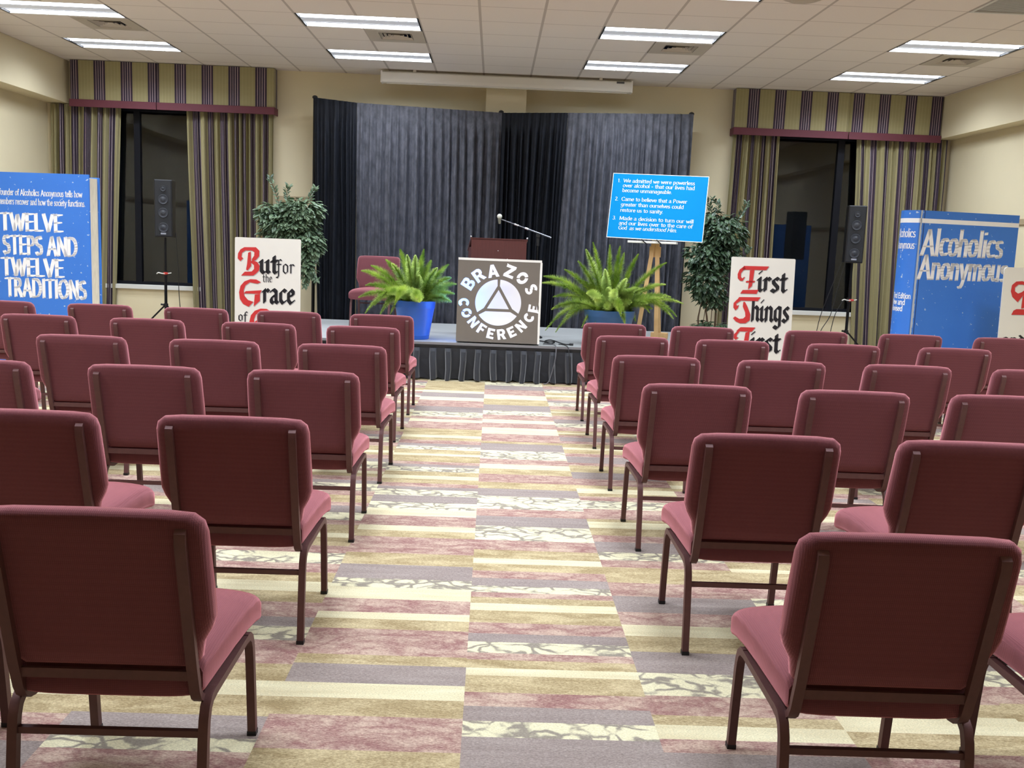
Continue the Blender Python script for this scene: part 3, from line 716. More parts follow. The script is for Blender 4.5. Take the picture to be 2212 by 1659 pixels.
# ------------------------------------------------------------------ lettering: broad-nib strokes on a plane
def O_(cx, cy, rx, ry): return arc(cx, cy, rx, ry, 90, 450, 17)
GL = {   # skeletons: baseline 0, x-height .5, cap .72, ascender .75, descender -.25 ; (advance, strokes)
 'a': (.46, [arc(.20, .37, .15, .12, 150, 0, 6)+[(.35, .05), (.42, .0)], [(.35, .29)]+arc(.19, .14, .14, .135, 95, 330, 9)]),
 'b': (.50, [[(.08, .75), (.08, .02)], O_(.25, .25, .17, .24)]),
 'c': (.43, [arc(.25, .25, .19, .24, 45, 315, 11)]),
 'd': (.50, [[(.42, .75), (.42, .0)], O_(.25, .25, .17, .24)]),
 'e': (.46, [[(.06, .27), (.41, .27)], arc(.24, .25, .18, .24, 5, 320, 12)]),
 'f': (.30, [arc(.26, .61, .11, .13, 30, 180, 6)+[(.15, .0)], [(.03, .48), (.29, .48)]]),
 'g': (.48, [O_(.22, .29, .16, .20), [(.38, .49), (.38, -.08)]+arc(.20, -.08, .18, .15, 0, -150, 7)]),
 'h': (.50, [[(.08, .75), (.08, .0)], [(.08, .28)]+arc(.24, .33, .16, .16, 150, 0, 7)+[(.40, .0)]]),
 'i': (.20, [[(.10, .49), (.10, .0)], [(.10, .66), (.105, .70)]]),
 'l': (.20, [[(.10, .75), (.10, .0)]]),
 'm': (.76, [[(.08, .49), (.08, .0)], [(.08, .28)]+arc(.22, .34, .14, .15, 150, 0, 6)+[(.36, .0)], [(.36, .28)]+arc(.51, .34, .15, .15, 150, 0, 6)+[(.66, .0)]]),
 'n': (.50, [[(.08, .49), (.08, .0)], [(.08, .28)]+arc(.24, .33, .16, .16, 150, 0, 7)+[(.40, .0)]]),
 'o': (.49, [O_(.245, .25, .19, .24)]),
 'p': (.50, [[(.08, .49), (.08, -.25)], O_(.25, .25, .17, .24)]),
 'r': (.35, [[(.08, .49), (.08, .0)], [(.08, .28)]+arc(.23, .33, .15, .15, 150, 55, 5)]),
 's': (.40, [arc(.20, .37, .13, .115, 35, 270, 8)+arc(.20, .13, .145, .125, 90, -150, 8)]),
 't': (.33, [[(.14, .64), (.14, .12)]+arc(.24, .12, .10, .11, 180, 300, 5), [(.02, .48), (.30, .48)]]),
 'u': (.50, [[(.08, .49), (.08, .17)]+arc(.23, .17, .15, .16, 180, 330, 7), [(.40, .49), (.40, .0)]]),
 'v': (.46, [[(.04, .49), (.23, .01), (.42, .49)]]),
 'w': (.68, [[(.04, .49), (.19, .01), (.34, .44), (.49, .01), (.64, .49)]]),
 'y': (.46, [[(.04, .49), (.23, .03)], [(.42, .49), (.20, -.14), (.10, -.24), (.04, -.20)]]),
 'A': (.68, [[(.04, .0), (.33, .72)], [(.33, .72), (.62, .0)], [(.15, .25), (.51, .25)]]),
 'C': (.64, [arc(.37, .36, .31, .36, 45, 315, 13)]),
 'D': (.70, [[(.10, .72), (.10, .0)], [(.10, .71)]+arc(.26, .36, .36, .35, 90, -90, 11)+[(.10, .01)]]),
 'E': (.54, [[(.10, .72), (.10, .0)], [(.10, .70), (.47, .70)], [(.10, .38), (.42, .38)], [(.10, .02), (.49, .02)]]),
 'G': (.72, [arc(.38, .36, .32, .36, 45, 330, 14), [(.64, .05), (.64, .32), (.44, .32)]]),
 'H': (.72, [[(.10, .72), (.10, .0)], [(.60, .72), (.60, .0)], [(.10, .37), (.60, .37)]]),
 'I': (.26, [[(.13, .72), (.13, .0)]]),
 'L': (.52, [[(.10, .72), (.10, .02), (.47, .02)]]),
 'M': (.84, [[(.10, .0), (.13, .72)], [(.13, .72), (.41, .05), (.69, .72)], [(.69, .72), (.73, .0)]]),
 'N': (.72, [[(.10, .0), (.10, .72)], [(.10, .72), (.61, .02)], [(.61, .0), (.61, .72)]]),
 'O': (.76, [O_(.38, .36, .31, .36)]),
 'P': (.56, [[(.10, .72), (.10, .0)], [(.10, .70)]+arc(.27, .52, .20, .18, 90, -90, 9)+[(.10, .34)]]),
 'R': (.62, [[(.10, .72), (.10, .0)], [(.10, .70)]+arc(.27, .53, .19, .17, 90, -90, 9)+[(.10, .36)], [(.28, .36), (.56, .0)]]),
 'S': (.52, [arc(.26, .54, .18, .17, 30, 270, 9)+arc(.26, .19, .20, .185, 90, -150, 9)]),
 'T': (.62, [[(.31, .72), (.31, .0)], [(.04, .70), (.58, .70)]]),
 'V': (.66, [[(.04, .72), (.33, .0), (.62, .72)]]),
 'W': (.94, [[(.04, .72), (.26, .0), (.47, .66), (.68, .0), (.90, .72)]]),
 '1': (.34, [[(.08, .58), (.18, .70), (.18, .0)]]),
 '2': (.46, [arc(.22, .52, .16, .18, 160, -30, 8)+[(.06, .02), (.42, .02)]]),
 '3': (.46, [arc(.21, .54, .15, .16, 150, -80, 8), arc(.21, .19, .18, .19, 90, -150, 9)]),
 '.': (.20, [[(.09, .03), (.11, .04)]]), '-': (.36, [[(.07, .26), (.29, .26)]]), ' ': (.30, []),
}
BLK = {  # angular textura minuscules, x-height .5
 'i': (.24, [[(.03, .42), (.10, .48), (.10, .06), (.17, .01), (.22, .05)], [(.09, .66), (.13, .70)]]),
 'r': (.33, [[(.03, .42), (.10, .48), (.10, .03)], [(.11, .40), (.20, .48), (.29, .42)]]),
 's': (.36, [[(.29, .44), (.20, .49), (.09, .42), (.10, .32), (.27, .17), (.27, .07), (.16, .0), (.03, .06)]]),
 't': (.30, [[(.13, .64), (.13, .07), (.19, .01), (.26, .06)], [(.03, .46), (.26, .47)]]),
 'h': (.44, [[(.10, .72), (.10, .0)], [(.11, .40), (.23, .49), (.33, .42), (.33, .07), (.40, .01)]]),
 'n': (.46, [[(.03, .42), (.10, .48), (.10, .0)], [(.11, .40), (.24, .49), (.34, .42), (.34, .06), (.42, .01)]]),
 'u': (.46, [[(.03, .43), (.09, .48), (.09, .08), (.18, .0), (.31, .09)], [(.26, .43), (.33, .48), (.33, .06), (.40, .01)]]),
 'g': (.44, [[(.32, .46), (.19, .49), (.08, .40), (.08, .11), (.18, .03), (.31, .12)], [(.32, .47), (.32, -.16), (.20, -.24), (.05, -.18)]]),
 'a': (.42, [[(.06, .43), (.18, .49), (.29, .42), (.29, .06), (.37, .01)], [(.28, .28), (.13, .24), (.07, .15), (.08, .06), (.15, .01), (.28, .10)]]),
 'c': (.36, [[(.31, .43), (.20, .49), (.08, .40), (.08, .11), (.18, .01), (.31, .08)]]),
 'e': (.38, [[(.08, .24), (.29, .32), (.29, .42), (.19, .49), (.08, .40), (.08, .11), (.18, .01), (.32, .09)]]),
 'o': (.42, [[(.19, .49), (.08, .40), (.08, .11), (.19, .01), (.32, .10), (.32, .40), (.19, .49)]]),
 'd': (.44, [[(.12, .72), (.33, .46), (.33, .10), (.20, .01), (.08, .11), (.08, .38), (.18, .47), (.31, .40)]]),
 'f': (.34, [[(.30, .66), (.22, .72), (.13, .62), (.13, -.12), (.07, -.22), (.0, -.2)], [(.03, .46), (.27, .47)]]),
 'l': (.24, [[(.10, .72), (.10, .06), (.17, .01)]]), 'v': (.42, [[(.06, .48), (.10, .10), (.19, .01), (.32, .10), (.32, .40), (.22, .49)]]),
 ' ': (.28, []),
}
def hull(pts):
    pts = sorted(set((round(a, 6), round(b, 6)) for a, b in pts))
    if len(pts) < 3: return pts
    def cr(o, a, b): return (a[0]-o[0])*(b[1]-o[1])-(a[1]-o[1])*(b[0]-o[0])
    lo, up = [], []
    for p_ in pts:
        while len(lo) >= 2 and cr(lo[-2], lo[-1], p_) <= 0: lo.pop()
        lo.append(p_)
    for p_ in reversed(pts):
        while len(up) >= 2 and cr(up[-2], up[-1], p_) <= 0: up.pop()
        up.append(p_)
    return lo[:-1]+up[:-1]
def nib_polys(strokes, nw, nt, ang, serif=0, st=.03):
    """strokes -> list of convex polygons (2D)"""
    c, s = cos(RAD(ang)), sin(RAD(ang)); out = []
    n = [(c*nw/2*i - s*nt/2*j, s*nw/2*i + c*nt/2*j) for i in (-1, 1) for j in (-1, 1)]
    for k in strokes:
        for a, b in zip(k, k[1:]):
            out.append(hull([(a[0]+q[0], a[1]+q[1]) for q in n]+[(b[0]+q[0], b[1]+q[1]) for q in n]))
        if serif and len(k) >= 2:
            for e, f in ((k[0], k[1]), (k[-1], k[-2])):
                if abs(e[0]-f[0]) < .5*abs(e[1]-f[1]) and (abs(e[1]-f[1]) > .2):
                    out.append([(e[0]-serif, e[1]-st/2), (e[0]+serif, e[1]-st/2), (e[0]+serif, e[1]+st/2), (e[0]-serif, e[1]+st/2)])
    return out
def text_polys(s, size, nw, nt, ang, font=GL, serif=0, track=0, slant=0, widen=1, st=.03):
    """polygons of a line of text, left end at x=0, baseline y=0; size = height of one em unit"""
    x = 0; out = []
    for ch in s:
        adv, strokes = font.get(ch, GL.get(ch, (.4, [])))
        for p_ in nib_polys(strokes, nw, nt, ang, serif, st):
            out.append([((x+q[0]*widen+slant*q[1])*size, q[1]*size) for q in p_])
        x += adv*widen+track
    return out, x*size
def place(bm, polys, fn, dx=0, dy=0, mi=0, dz=0):
    for p_ in polys:
        if len(p_) < 3: continue
        try:
            f_ = bm.faces.new([bm.verts.new(fn(q[0]+dx, q[1]+dy, dz)) for q in p_]); f_.material_index = mi
        except ValueError: pass
def fit_line(bm, s, x, y, width, size, fn, dz=0, **kw):
    """line of text squeezed to a given width"""
    pl, w_ = text_polys(s, size, **kw); k = width/w_
    place(bm, [[(q[0]*k, q[1]) for q in p_] for p_ in pl], fn, x, y, dz=dz)

M_red = mat('sign_red', (198, 44, 42), rough=.55, var=.05)
M_ink = mat('sign_black', (20, 18, 22), rough=.5, var=.05)
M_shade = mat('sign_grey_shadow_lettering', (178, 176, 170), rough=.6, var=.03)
M_signw = mat('sign_white_board', (226, 223, 210), rough=.55, var=.03, scale=6)
M_letw = mat('white_lettering', (250, 250, 250), rough=.6, var=.02)

def board_fn(o=None): return lambda x, y, dz=0: (x, -.0012-dz, y)     # local: x right, z up, facing -y
def sign(name_lab, group, loc, rz, tilt, wd, ht, r=.012):
    t = thing('slogan_sign', name_lab, 'sign', loc, rz, group)
    t.rotation_euler = (-tilt, 0, rz)
    bm = B()
    o2 = []
    for cx, cz, a0 in ((wd/2-r, ht-r, 0), (-wd/2+r, ht-r, 90), (-wd/2+r, r, 180), (wd/2-r, r, 270)):
        for k in range(4): a = RAD(a0+30*k); o2.append((cx+r*cos(a), cz+r*sin(a)))
    A = [bm.verts.new((x, 0, z)) for x, z in o2]; C = [bm.verts.new((x, .018, z)) for x, z in o2]; n = len(o2)
    bm.faces.new(A); bm.faces.new(C[::-1])
    for k in range(n): bm.faces.new([A[(k+1) % n], A[k], C[k], C[(k+1) % n]])
    bmesh.ops.recalc_face_normals(bm, faces=bm.faces)
    obj('board', bm, M_signw, t)
    bm = B()    # rear prop leg, hinged at mid height, foot on the floor
    L_ = ht*.62
    foot = Vector((0, .30, 0)); foot.z = -0.0
    M = Matrix.Rotation(tilt, 3, 'X'); fl = M @ Vector((0, sin(tilt)*L_+.26, 0))
    sweep(bm, [(0, .02, L_), tuple(fl)], .06, .015); obj('prop_leg', bm, M_trim, t)
    return t
def lettering(t, layers, fn=board_fn()):
    layers = [(m, g) for m, gs in layers for g in gs]
    """layers: (material, list of polygon sets) ; a pale offset shadow under each painted letter"""
    for m, ps in layers:
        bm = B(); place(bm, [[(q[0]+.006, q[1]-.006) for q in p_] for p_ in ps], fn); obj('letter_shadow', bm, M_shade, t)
    for m, ps in layers:
        bm = B(); place(bm, ps, fn, dz=.001 if m is M_ink else .0016); obj('lettering', bm, m, t)
def tx(s, x, y, width, xh, nw=.15, nt=.035, ang=38, font=BLK, **kw):
    """blackletter word: left x, baseline y, total width, x-height in metres"""
    size = xh/.5; pl, w_ = text_polys(s, size, nw, nt, ang, font, **kw); k = width/w_
    return [[(q[0]*k+x, q[1]+y) for q in p_] for p_ in pl]
def cap(strokes, nw=.05, nt=.014, ang=35): return nib_polys(strokes, nw, nt, ang)
# --- sign 1: But for the Grace of God
W1 = .625; H1 = 1.44
def s1(pts): return [((u-.5)*W1, H1-v*W1) for u, v in pts]
t = sign('white slogan sign reading But for the Grace, standing left of the stage', 'hand lettered slogan signs', (-2.185, 9.62, 0), .10, .03, W1, H1)
def q1(pts, ox=0, oy=0): return s1([((x+ox-258+(y+oy-690)*.033)/660, (y+oy-690-.043*(x+ox-258))/660) for x, y in pts])
capB = [q1([(350, 793), (465, 795), (498, 830), (495, 885), (460, 925), (425, 935), (420, 915), (445, 880), (448, 845), (425, 828), (360, 826), (325, 850), (318, 890), (335, 905), (305, 935), (280, 905), (285, 855), (310, 815)]),
        q1([(385, 850), (412, 838), (412, 985), (375, 1030), (360, 1020), (372, 960)]),
        q1([(425, 925), (475, 945), (497, 985), (490, 1030), (455, 1065), (430, 1082), (308, 1080), (345, 1042), (415, 1040), (440, 1015), (440, 975), (405, 945)])]
GP = [[(505, 1150), (460, 1122), (400, 1118), (340, 1140), (300, 1185), (283, 1250), (290, 1320), (320, 1370), (375, 1400), (425, 1350), (370, 1330), (335, 1285), (330, 1230), (350, 1180), (395, 1150), (440, 1160), (470, 1165)],
      [(330, 1262), (350, 1240), (512, 1232), (492, 1270)], [(440, 1275), (492, 1270), (490, 1340), (425, 1398), (432, 1340)]]
capG = [q1(p_) for p_ in GP]; capG2 = [q1(p_, 95, 302) for p_ in GP]
blk = [tx('ut', -.5*W1+.37*W1, H1-.535*W1, .29*W1, .20*W1), tx('race', -.5*W1+.42*W1, H1-1.0*W1, .50*W1, .215*W1)]
blk += [tx('for', -.5*W1+.63*W1, H1-.535*W1, .28*W1, .15*W1, nw=.07, nt=.03, ang=30), tx('the', -.5*W1+.42*W1, H1-.675*W1, .15*W1, .085*W1, nw=.07, nt=.03, ang=30)]
blk += [tx('of', -.5*W1+.05*W1, H1-1.29*W1, .15*W1, .10*W1, nw=.08, nt=.03, ang=30), tx('od', -.5*W1+.56*W1, H1-1.52*W1, .35*W1, .21*W1)]
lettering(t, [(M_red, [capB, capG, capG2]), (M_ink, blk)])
# --- sign 2: First Things First
W2 = .62; H2 = 1.44
def s2(pts): return [((u-.5)*W2, H2-v*W2) for u, v in pts]
t = sign('white slogan sign reading First Things First, right of the stage', 'hand lettered slogan signs', (2.62, 9.50, 0), -.02, .06, W2, H2)
def q2(pts): return s2([((x-60+(y-85)*.027)/905, (y-85-.035*(x-60))/905) for x, y in pts])
capF1 = [q2([(232, 215), (592, 222), (552, 275), (205, 268)]), q2([(240, 218), (175, 265), (147, 330), (150, 390), (185, 425), (220, 428), (255, 370), (235, 375), (215, 392), (195, 370), (195, 320), (225, 280), (262, 262)]),
         q2([(320, 275), (385, 270), (368, 420), (355, 500), (300, 548), (312, 430)]), q2([(265, 435), (285, 425), (400, 425), (385, 450), (268, 450)]), q2([(225, 555), (450, 552), (425, 610), (192, 605)])]
capT = [q2([(180, 655), (485, 658), (445, 712), (145, 703)]), q2([(150, 690), (103, 740), (100, 800), (130, 845), (165, 815), (180, 765), (150, 782), (140, 750), (205, 706)]),
        q2([(240, 725), (262, 722), (300, 790), (345, 900), (340, 985), (280, 1028), (200, 1028), (140, 1000), (100, 955), (128, 930), (190, 965), (245, 960), (275, 930), (270, 870), (235, 790)])]
capF2 = [q2([(212, 1083), (425, 1087), (372, 1148), (150, 1140)]), q2([(165, 1140), (115, 1190), (118, 1240), (150, 1265), (190, 1230), (160, 1225), (165, 1190), (200, 1145)]), q2([(285, 1160), (345, 1140), (330, 1290), (362, 1295), (355, 1320), (205, 1315), (215, 1295), (265, 1285)])]
blk = [tx('irst', -.5*W2+.42*W2, H2-.52*W2, .47*W2, .215*W2), tx('hings', -.5*W2+.345*W2, H2-.985*W2, .61*W2, .225*W2), tx('irst', -.5*W2+.36*W2, H2-1.475*W2, .48*W2, .215*W2)]
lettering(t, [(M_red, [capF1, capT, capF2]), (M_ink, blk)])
# --- sign 3, cut by the right edge
W3 = .62; H3 = 1.44
def s3(pts): return [((u-.5)*W3, H3-v*W3) for u, v in pts]
t = sign('white slogan sign cut by the right edge, in front of the blue book', 'hand lettered slogan signs', (5.31, 9.55, 0), -.02, .03, W3, H3, .03)
def q3(pts): return s3([((x-1490+(y-720)*.052)/673, (y-720-.04*(x-1490))/673) for x, y in pts])
capL = [q3([(1640, 1092), (1580, 1035), (1562, 975), (1572, 910), (1615, 873), (1680, 868), (1740, 890), (1775, 940), (1740, 1000), (1720, 1150), (1680, 1160), (1690, 1040), (1735, 940), (1690, 905), (1640, 905), (1605, 935), (1605, 975), (1640, 1000), (1680, 985), (1718, 955), (1718, 1000), (1680, 1040)])]
capL2 = [q3([(1577, 1225), (1600, 1180), (1630, 1165), (1900, 1172), (1870, 1230)])]
blk = [tx('ive', -.5*W3+.58*W3, H3-.74*W3, .34*W3, .215*W3), tx('and', -.5*W3+.06*W3, H3-1.19*W3, .36*W3, .085*W3)]
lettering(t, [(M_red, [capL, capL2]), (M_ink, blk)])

# ------------------------------------------------------------------ giant books
def worn_blue(name):
    m, N, L, p = node_mat(name); p.inputs['Roughness'].default_value = .5
    tc = N.new('ShaderNodeTexCoord'); nz = N.new('ShaderNodeTexNoise'); nz.inputs['Scale'].default_value = 26; nz.inputs['Detail'].default_value = 3; L.new(tc.outputs['Object'], nz.inputs['Vector'])
    r = ramp(N, [(0, (0, 0, 0)), (.675, (0, 0, 0)), (.70, (1, 1, 1))], 'LINEAR'); L.new(nz.outputs['Fac'], r.inputs[0])
    n2 = N.new('ShaderNodeTexNoise'); n2.inputs['Scale'].default_value = 3; n2.inputs['Detail'].default_value = 5; L.new(tc.outputs['Object'], n2.inputs['Vector'])
    a = N.new('ShaderNodeMix'); a.data_type = 'RGBA'; a.inputs[6].default_value = lin((50, 118, 214))+(1,); a.inputs[7].default_value = lin((62, 130, 224))+(1,); L.new(n2.outputs['Fac'], a.inputs[0])
    b = N.new('ShaderNodeMix'); b.data_type = 'RGBA'; L.new(r.outputs[0], b.inputs[0]); L.new(a.outputs[2], b.inputs[6]); b.inputs[7].default_value = lin((186, 206, 226))+(1,)
    L.new(b.outputs[2], p.inputs['Base Color']); return m
M_blue = worn_blue('worn_blue_paint')
M_page = mat('aged_page_edge', (218, 210, 186), rough=.8, var=.22, scale=9, stretch=(6, 6, 1.2))
M_worn = mat('worn_pale_edge', (188, 200, 212), rough=.7, var=.1, scale=20)
BW, BH = 1.22, 1.97
# right book: origin at the spine-side front bottom corner
t = thing('giant_book', 'giant blue book prop titled Alcoholics Anonymous beside the right window curtain', 'book prop', (4.255, 9.93, 0), .26)
BT = .29
bm = B(); box(bm, .0, BW, 0, .02, 0, BH); obj('front_cover', bm, M_blue, t)
bm = B(); box(bm, .0, BW, BT-.02, BT, 0, BH); obj('back_cover', bm, M_blue, t)
bm = B(); box(bm, .01, BW-.03, .02, BT-.02, .02, BH-.02); obj('page_block', bm, M_page, t)
bm = B(); n = 10; sp_ = [(-.05*sin(pi*k/n), BT*k/n) for k in range(n+1)]
A = [bm.verts.new((x, y, 0)) for x, y in sp_]; C = [bm.verts.new((x, y, BH)) for x, y in sp_]
for k in range(n): bm.faces.new([A[k+1], A[k], C[k], C[k+1]])
bm.faces.new(A); bm.faces.new(C[::-1]); bmesh.ops.recalc_face_normals(bm, faces=bm.faces); obj('spine', bm, M_blue, t, smooth=40)
fn = board_fn()
bm = B(); r_ = random.Random(2)   # worn crease beside the hinge
for k in range(40):
    z0, z1 = BH*k/40, BH*(k+1)/40
    w0 = .006+.012*(1-abs(k-16)/40)*r_.random()
    place(bm, [[(.012, z0), (.024+w0, z0), (.024+w0*r_.uniform(.6, 1.3), z1), (.012, z1)]], fn)
obj('worn_crease', bm, M_worn, t)
bm = B(); box(bm, .055, .062, -.001, .001, 0, BH); obj('hinge_groove', bm, mat('groove_dark_blue', (18, 40, 100), rough=.6), t)
bm = B(); place(bm, [[(.0, BH-.125), (BW, BH-.125), (BW, BH-.08), (.0, BH-.08)]], fn)
obj('cover_stripe', bm, M_letw, t)
kw = dict(nw=.19, nt=.035, ang=4, serif=.10, st=.035, track=.035)
bm = B(); fit_line(bm, 'Alcoholics', .055, 1.525, 1.00, .355, fn, slant=.05, **kw); fit_line(bm, 'Anonymous', .045, 1.285, 1.10, .335, fn, slant=.05, **kw); obj('title_lettering', bm, M_letw, t)
bm = B()
ring = []
for k in range(48):
    a0, a1 = 2*pi*k/48, 2*pi*(k+1)/48
    ring.append([(.93+.17*cos(a), .47+.17*sin(a)) for a in (a0, a1)]+[(.93+.16*cos(a), .47+.16*sin(a)) for a in (a1, a0)])
place(bm, ring, fn); tri = [(.93+.16*cos(RAD(90+120*k)), .47+.16*sin(RAD(90+120*k))) for k in range(4)]
place(bm, nib_polys([tri], .012, .012, 0), fn)
obj('emblem', bm, M_letw, t)
def spine_fn(x, y, dz=0):     # x runs 0..BT from the back edge towards the hinge
    yy = BT-x; return (-.05*sin(pi*yy/BT)-.0015, yy, y)
bm = B()
band = [[(BT*k/12, BH-.125), (BT*(k+1)/12, BH-.125), (BT*(k+1)/12, BH-.08), (BT*k/12, BH-.08)] for k in range(12)]
place(bm, band, spine_fn)
obj('spine_stripe', bm, M_letw, t)
bm = B()
for s_, y_, sz in (('Alcoholics', 1.70, .115), ('Anonymous', 1.585, .105)): fit_line(bm, s_, .02, y_, .25, sz, spine_fn, nw=.12, nt=.05, ang=10, serif=.06)
obj('spine_lettering', bm, M_letw, t); bm = B()
for s_, y_, wd in (('Third Edition', 1.08, .26), ('New and', 1.015, .21), ('Revised', .95, .19)): fit_line(bm, s_, .02, y_, wd, .075, spine_fn, nw=.12, nt=.08, ang=15)
obj('spine_lettering', bm, M_letw, t)
# left book, cut by the left edge: origin at the front cover's right bottom corner
t = thing('giant_book', 'giant blue book prop titled Twelve Steps and Twelve Traditions at the left edge', 'book prop', (-4.02, 9.96, 0), -.14)
BT2 = .20
bm = B(); box(bm, -BW, 0, 0, .02, 0, BH+.02); obj('front_cover', bm, M_blue, t)
bm = B(); box(bm, -BW, .005, BT2-.02, BT2, 0, BH-.0); obj('back_cover', bm, M_blue, t)
bm = B(); box(bm, -BW+.02, -.012, .02, BT2-.02, .015, BH-.012); obj('page_block', bm, M_page, t)
bm = B(); box(bm, -BW-.015, -BW, 0, BT2, 0, BH+.01); obj('spine', bm, M_blue, t)
bm = B(); kw = dict(nw=.235, nt=.05, ang=8, serif=.06, st=.045, track=.04)
for s_, xr, wd, z, ch in (('TWELVE', -.28, .67, 1.418, .17), ('STEPS AND', -.13, .80, 1.183, .183), ('TWELVE', -.28, .67, .967, .176), ('TRADITIONS', -.045, .87, .758, .183)):
    fit_line(bm, s_, xr-wd, z, wd, ch/.72, fn, **kw)
obj('title_lettering', bm, M_letw, t)
bm = B()
fit_line(bm, 'A cofounder of Alcoholics Anonymous tells how', -.07-.98, 1.765, .98, .082, fn, nw=.13, nt=.07, ang=20)
fit_line(bm, 'members recover and how the society functions.', -.04-.93, 1.675, .93, .082, fn, nw=.13, nt=.07, ang=20)
obj('subtitle_lettering', bm, M_letw, t)

# ------------------------------------------------------------------ lit conference sign box
M_ply = mat('sign_taupe_paint', (112, 104, 94), rough=.7, var=.08, scale=7)
M_led = emis('white_led', (1, .98, 1), 18)
M_ledb = emis('blue_led', (.03, .22, 1), 110)
M_ledo = emis('blue_led_outer', (.03, .20, 1), 9)
SW, SHH, SD = .892, .89, .26
t = thing('lit_sign_box', 'square taupe conference sign with lit cutout letters and triangle on the stage edge', 'sign', (.07, 10.545, SH+.016), -.0)
t.rotation_euler = (-.04, 0, -.03)
cu = bpy.data.curves.new('cut', 'CURVE'); cu.dimensions = '2D'; cu.fill_mode = 'BOTH'; cu.extrude = .006
def spl(pts):
    s = cu.splines.new('POLY'); s.points.add(len(pts)-1)
    for q, (x, y) in zip(s.points, pts): q.co = (x, y, 0, 1)
    s.use_cyclic_u = True
spl([(-SW/2, 0), (SW/2-.016, 0), (SW/2-.016, SHH-.018), (-SW/2, SHH-.018)])
def thick(path, wd):
    Lf, Rt = [], []; n = len(path)
    for i, p_ in enumerate(path):
        a = path[max(i-1, 0)]; b = path[min(i+1, n-1)]; d = Vector((b[0]-a[0], b[1]-a[1])).normalized()
        Lf.append((p_[0]-d.y*wd/2, p_[1]+d.x*wd/2)); Rt.append((p_[0]+d.y*wd/2, p_[1]-d.x*wd/2))
    return Lf+Rt[::-1]
def ringpart(a0, a1, ro=.5, ri=.22): return [(.45+ro*.86*cos(RAD(a)), .5+ro*sin(RAD(a))) for a in [a0+(a1-a0)*k/14 for k in range(15)]]+[(.45+ri*.86*cos(RAD(a)), .5+ri*sin(RAD(a))) for a in [a1+(a0-a1)*k/14 for k in range(15)]]
SG = {'E': [[(0, 0), (.7, 0), (.7, .22), (.28, .22), (.28, .39), (.6, .39), (.6, .6), (.28, .6), (.28, .78), (.7, .78), (.7, 1), (0, 1)]],
 'F': [[(0, 0), (.28, 0), (.28, .37), (.6, .37), (.6, .59), (.28, .59), (.28, .78), (.7, .78), (.7, 1), (0, 1)]],
 'N': [[(0, 0), (.25, 0), (.25, .55), (.56, 0), (.82, 0), (.82, 1), (.57, 1), (.57, .45), (.26, 1), (0, 1)]],
 'Z': [[(0, 0), (.8, 0), (.8, .23), (.36, .23), (.8, .8), (.8, 1), (.02, 1), (.02, .77), (.44, .77), (0, .2)]],
 'A': [[(0, 0), (.26, 0), (.33, .2), (.57, .2), (.64, 0), (.9, 0), (.58, 1), (.32, 1)], [(.38, .4), (.52, .4), (.45, .66)]],
 'R': [[(0, 0), (.26, 0), (.26, .36), (.36, .36), (.55, 0), (.85, 0), (.62, .42), (.76, .55), (.78, .74), (.70, .91), (.54, 1), (0, 1)], [(.26, .55), (.45, .55), (.52, .67), (.45, .8), (.26, .8)]],
 'B': [[(0, 0), (.55, 0), (.74, .1), (.8, .28), (.74, .44), (.62, .52), (.71, .6), (.74, .75), (.67, .92), (.52, 1), (0, 1)], [(.26, .18), (.46, .18), (.53, .28), (.46, .39), (.26, .39)], [(.26, .60), (.44, .60), (.49, .70), (.44, .81), (.26, .81)]],
 'O': [ringpart(52, 218), ringpart(232, 398)], 'C': [ringpart(42, 318)],
 'S': [thick(arc(.36, .715, .22, .165, 25, 270, 9)+arc(.36, .285, .24, .185, 88, -150, 10), .22)]}
CX, CZ = -.006, .43
def ringletter(ch, cx, cz, ang, hh=.118):
    for poly in SG[ch]:
        wd = max(q[0] for q in SG[ch][0]) if ch not in 'OC' else .9
        pts = []
        for x, y in poly:
            a, b = (x-wd/2)*hh, (y-.5)*hh
            pts.append((CX+cx+a*cos(ang)-b*sin(ang), CZ+cz+a*sin(ang)+b*cos(ang)))
        spl(pts)
S_ = SW/985
for ch, dx, dz in (('B', -360, 215), ('R', -240, 315), ('A', -75, 370), ('Z', 125, 372), ('O', 275, 300), ('S', 385, 175)):
    ringletter(ch, dx*S_, dz*S_, math.atan2(dz, dx)-pi/2, .135)
for ch, dx, dz in (('C', -405, -15), ('O', -370, -135), ('N', -285, -240), ('F', -185, -318), ('E', -75, -368), ('R', 55, -372), ('E', 172, -340), ('N', 280, -268), ('C', 372, -160), ('E', 420, -55)):
    ringletter(ch, dx*S_, dz*S_, math.atan2(dz, dx)+pi/2, .112)
Rr = 272*S_
ap, lf, rt = (0, .165), (-.138, -.078), (.138, -.078)
def sec(a0, a1, p1, p0):    # ring sector between two spokes with a straight inner side
    g = 3.6
    return [(CX+Rr*cos(RAD(a)), CZ+Rr*sin(RAD(a))) for a in [a0+g+(a1-a0-2*g)*k/24 for k in range(25)]]+[(CX+p1[0], CZ+p1[1]), (CX+p0[0], CZ+p0[1])]
spl(sec(90, 210, (-.152, -.062), (-.012, .178)))
spl(sec(210, 330, (.132, -.096), (-.132, -.096)))
spl(sec(-30, 90, (.012, .178), (.152, -.062)))
spl([(CX+0, CZ+.136), (CX+.118, CZ-.066), (CX-.118, CZ-.066)])
co = bpy.data.objects.new('cut', cu); COL.objects.link(co); dg = bpy.context.evaluated_depsgraph_get()
me = bpy.data.meshes.new_from_object(co.evaluated_get(dg)); bpy.data.objects.remove(co); me.name = 'front_panel'
for v in me.vertices: v.co = (v.co.x, v.co.z, v.co.y)
me.flip_normals() if hasattr(me, 'flip_normals') else None
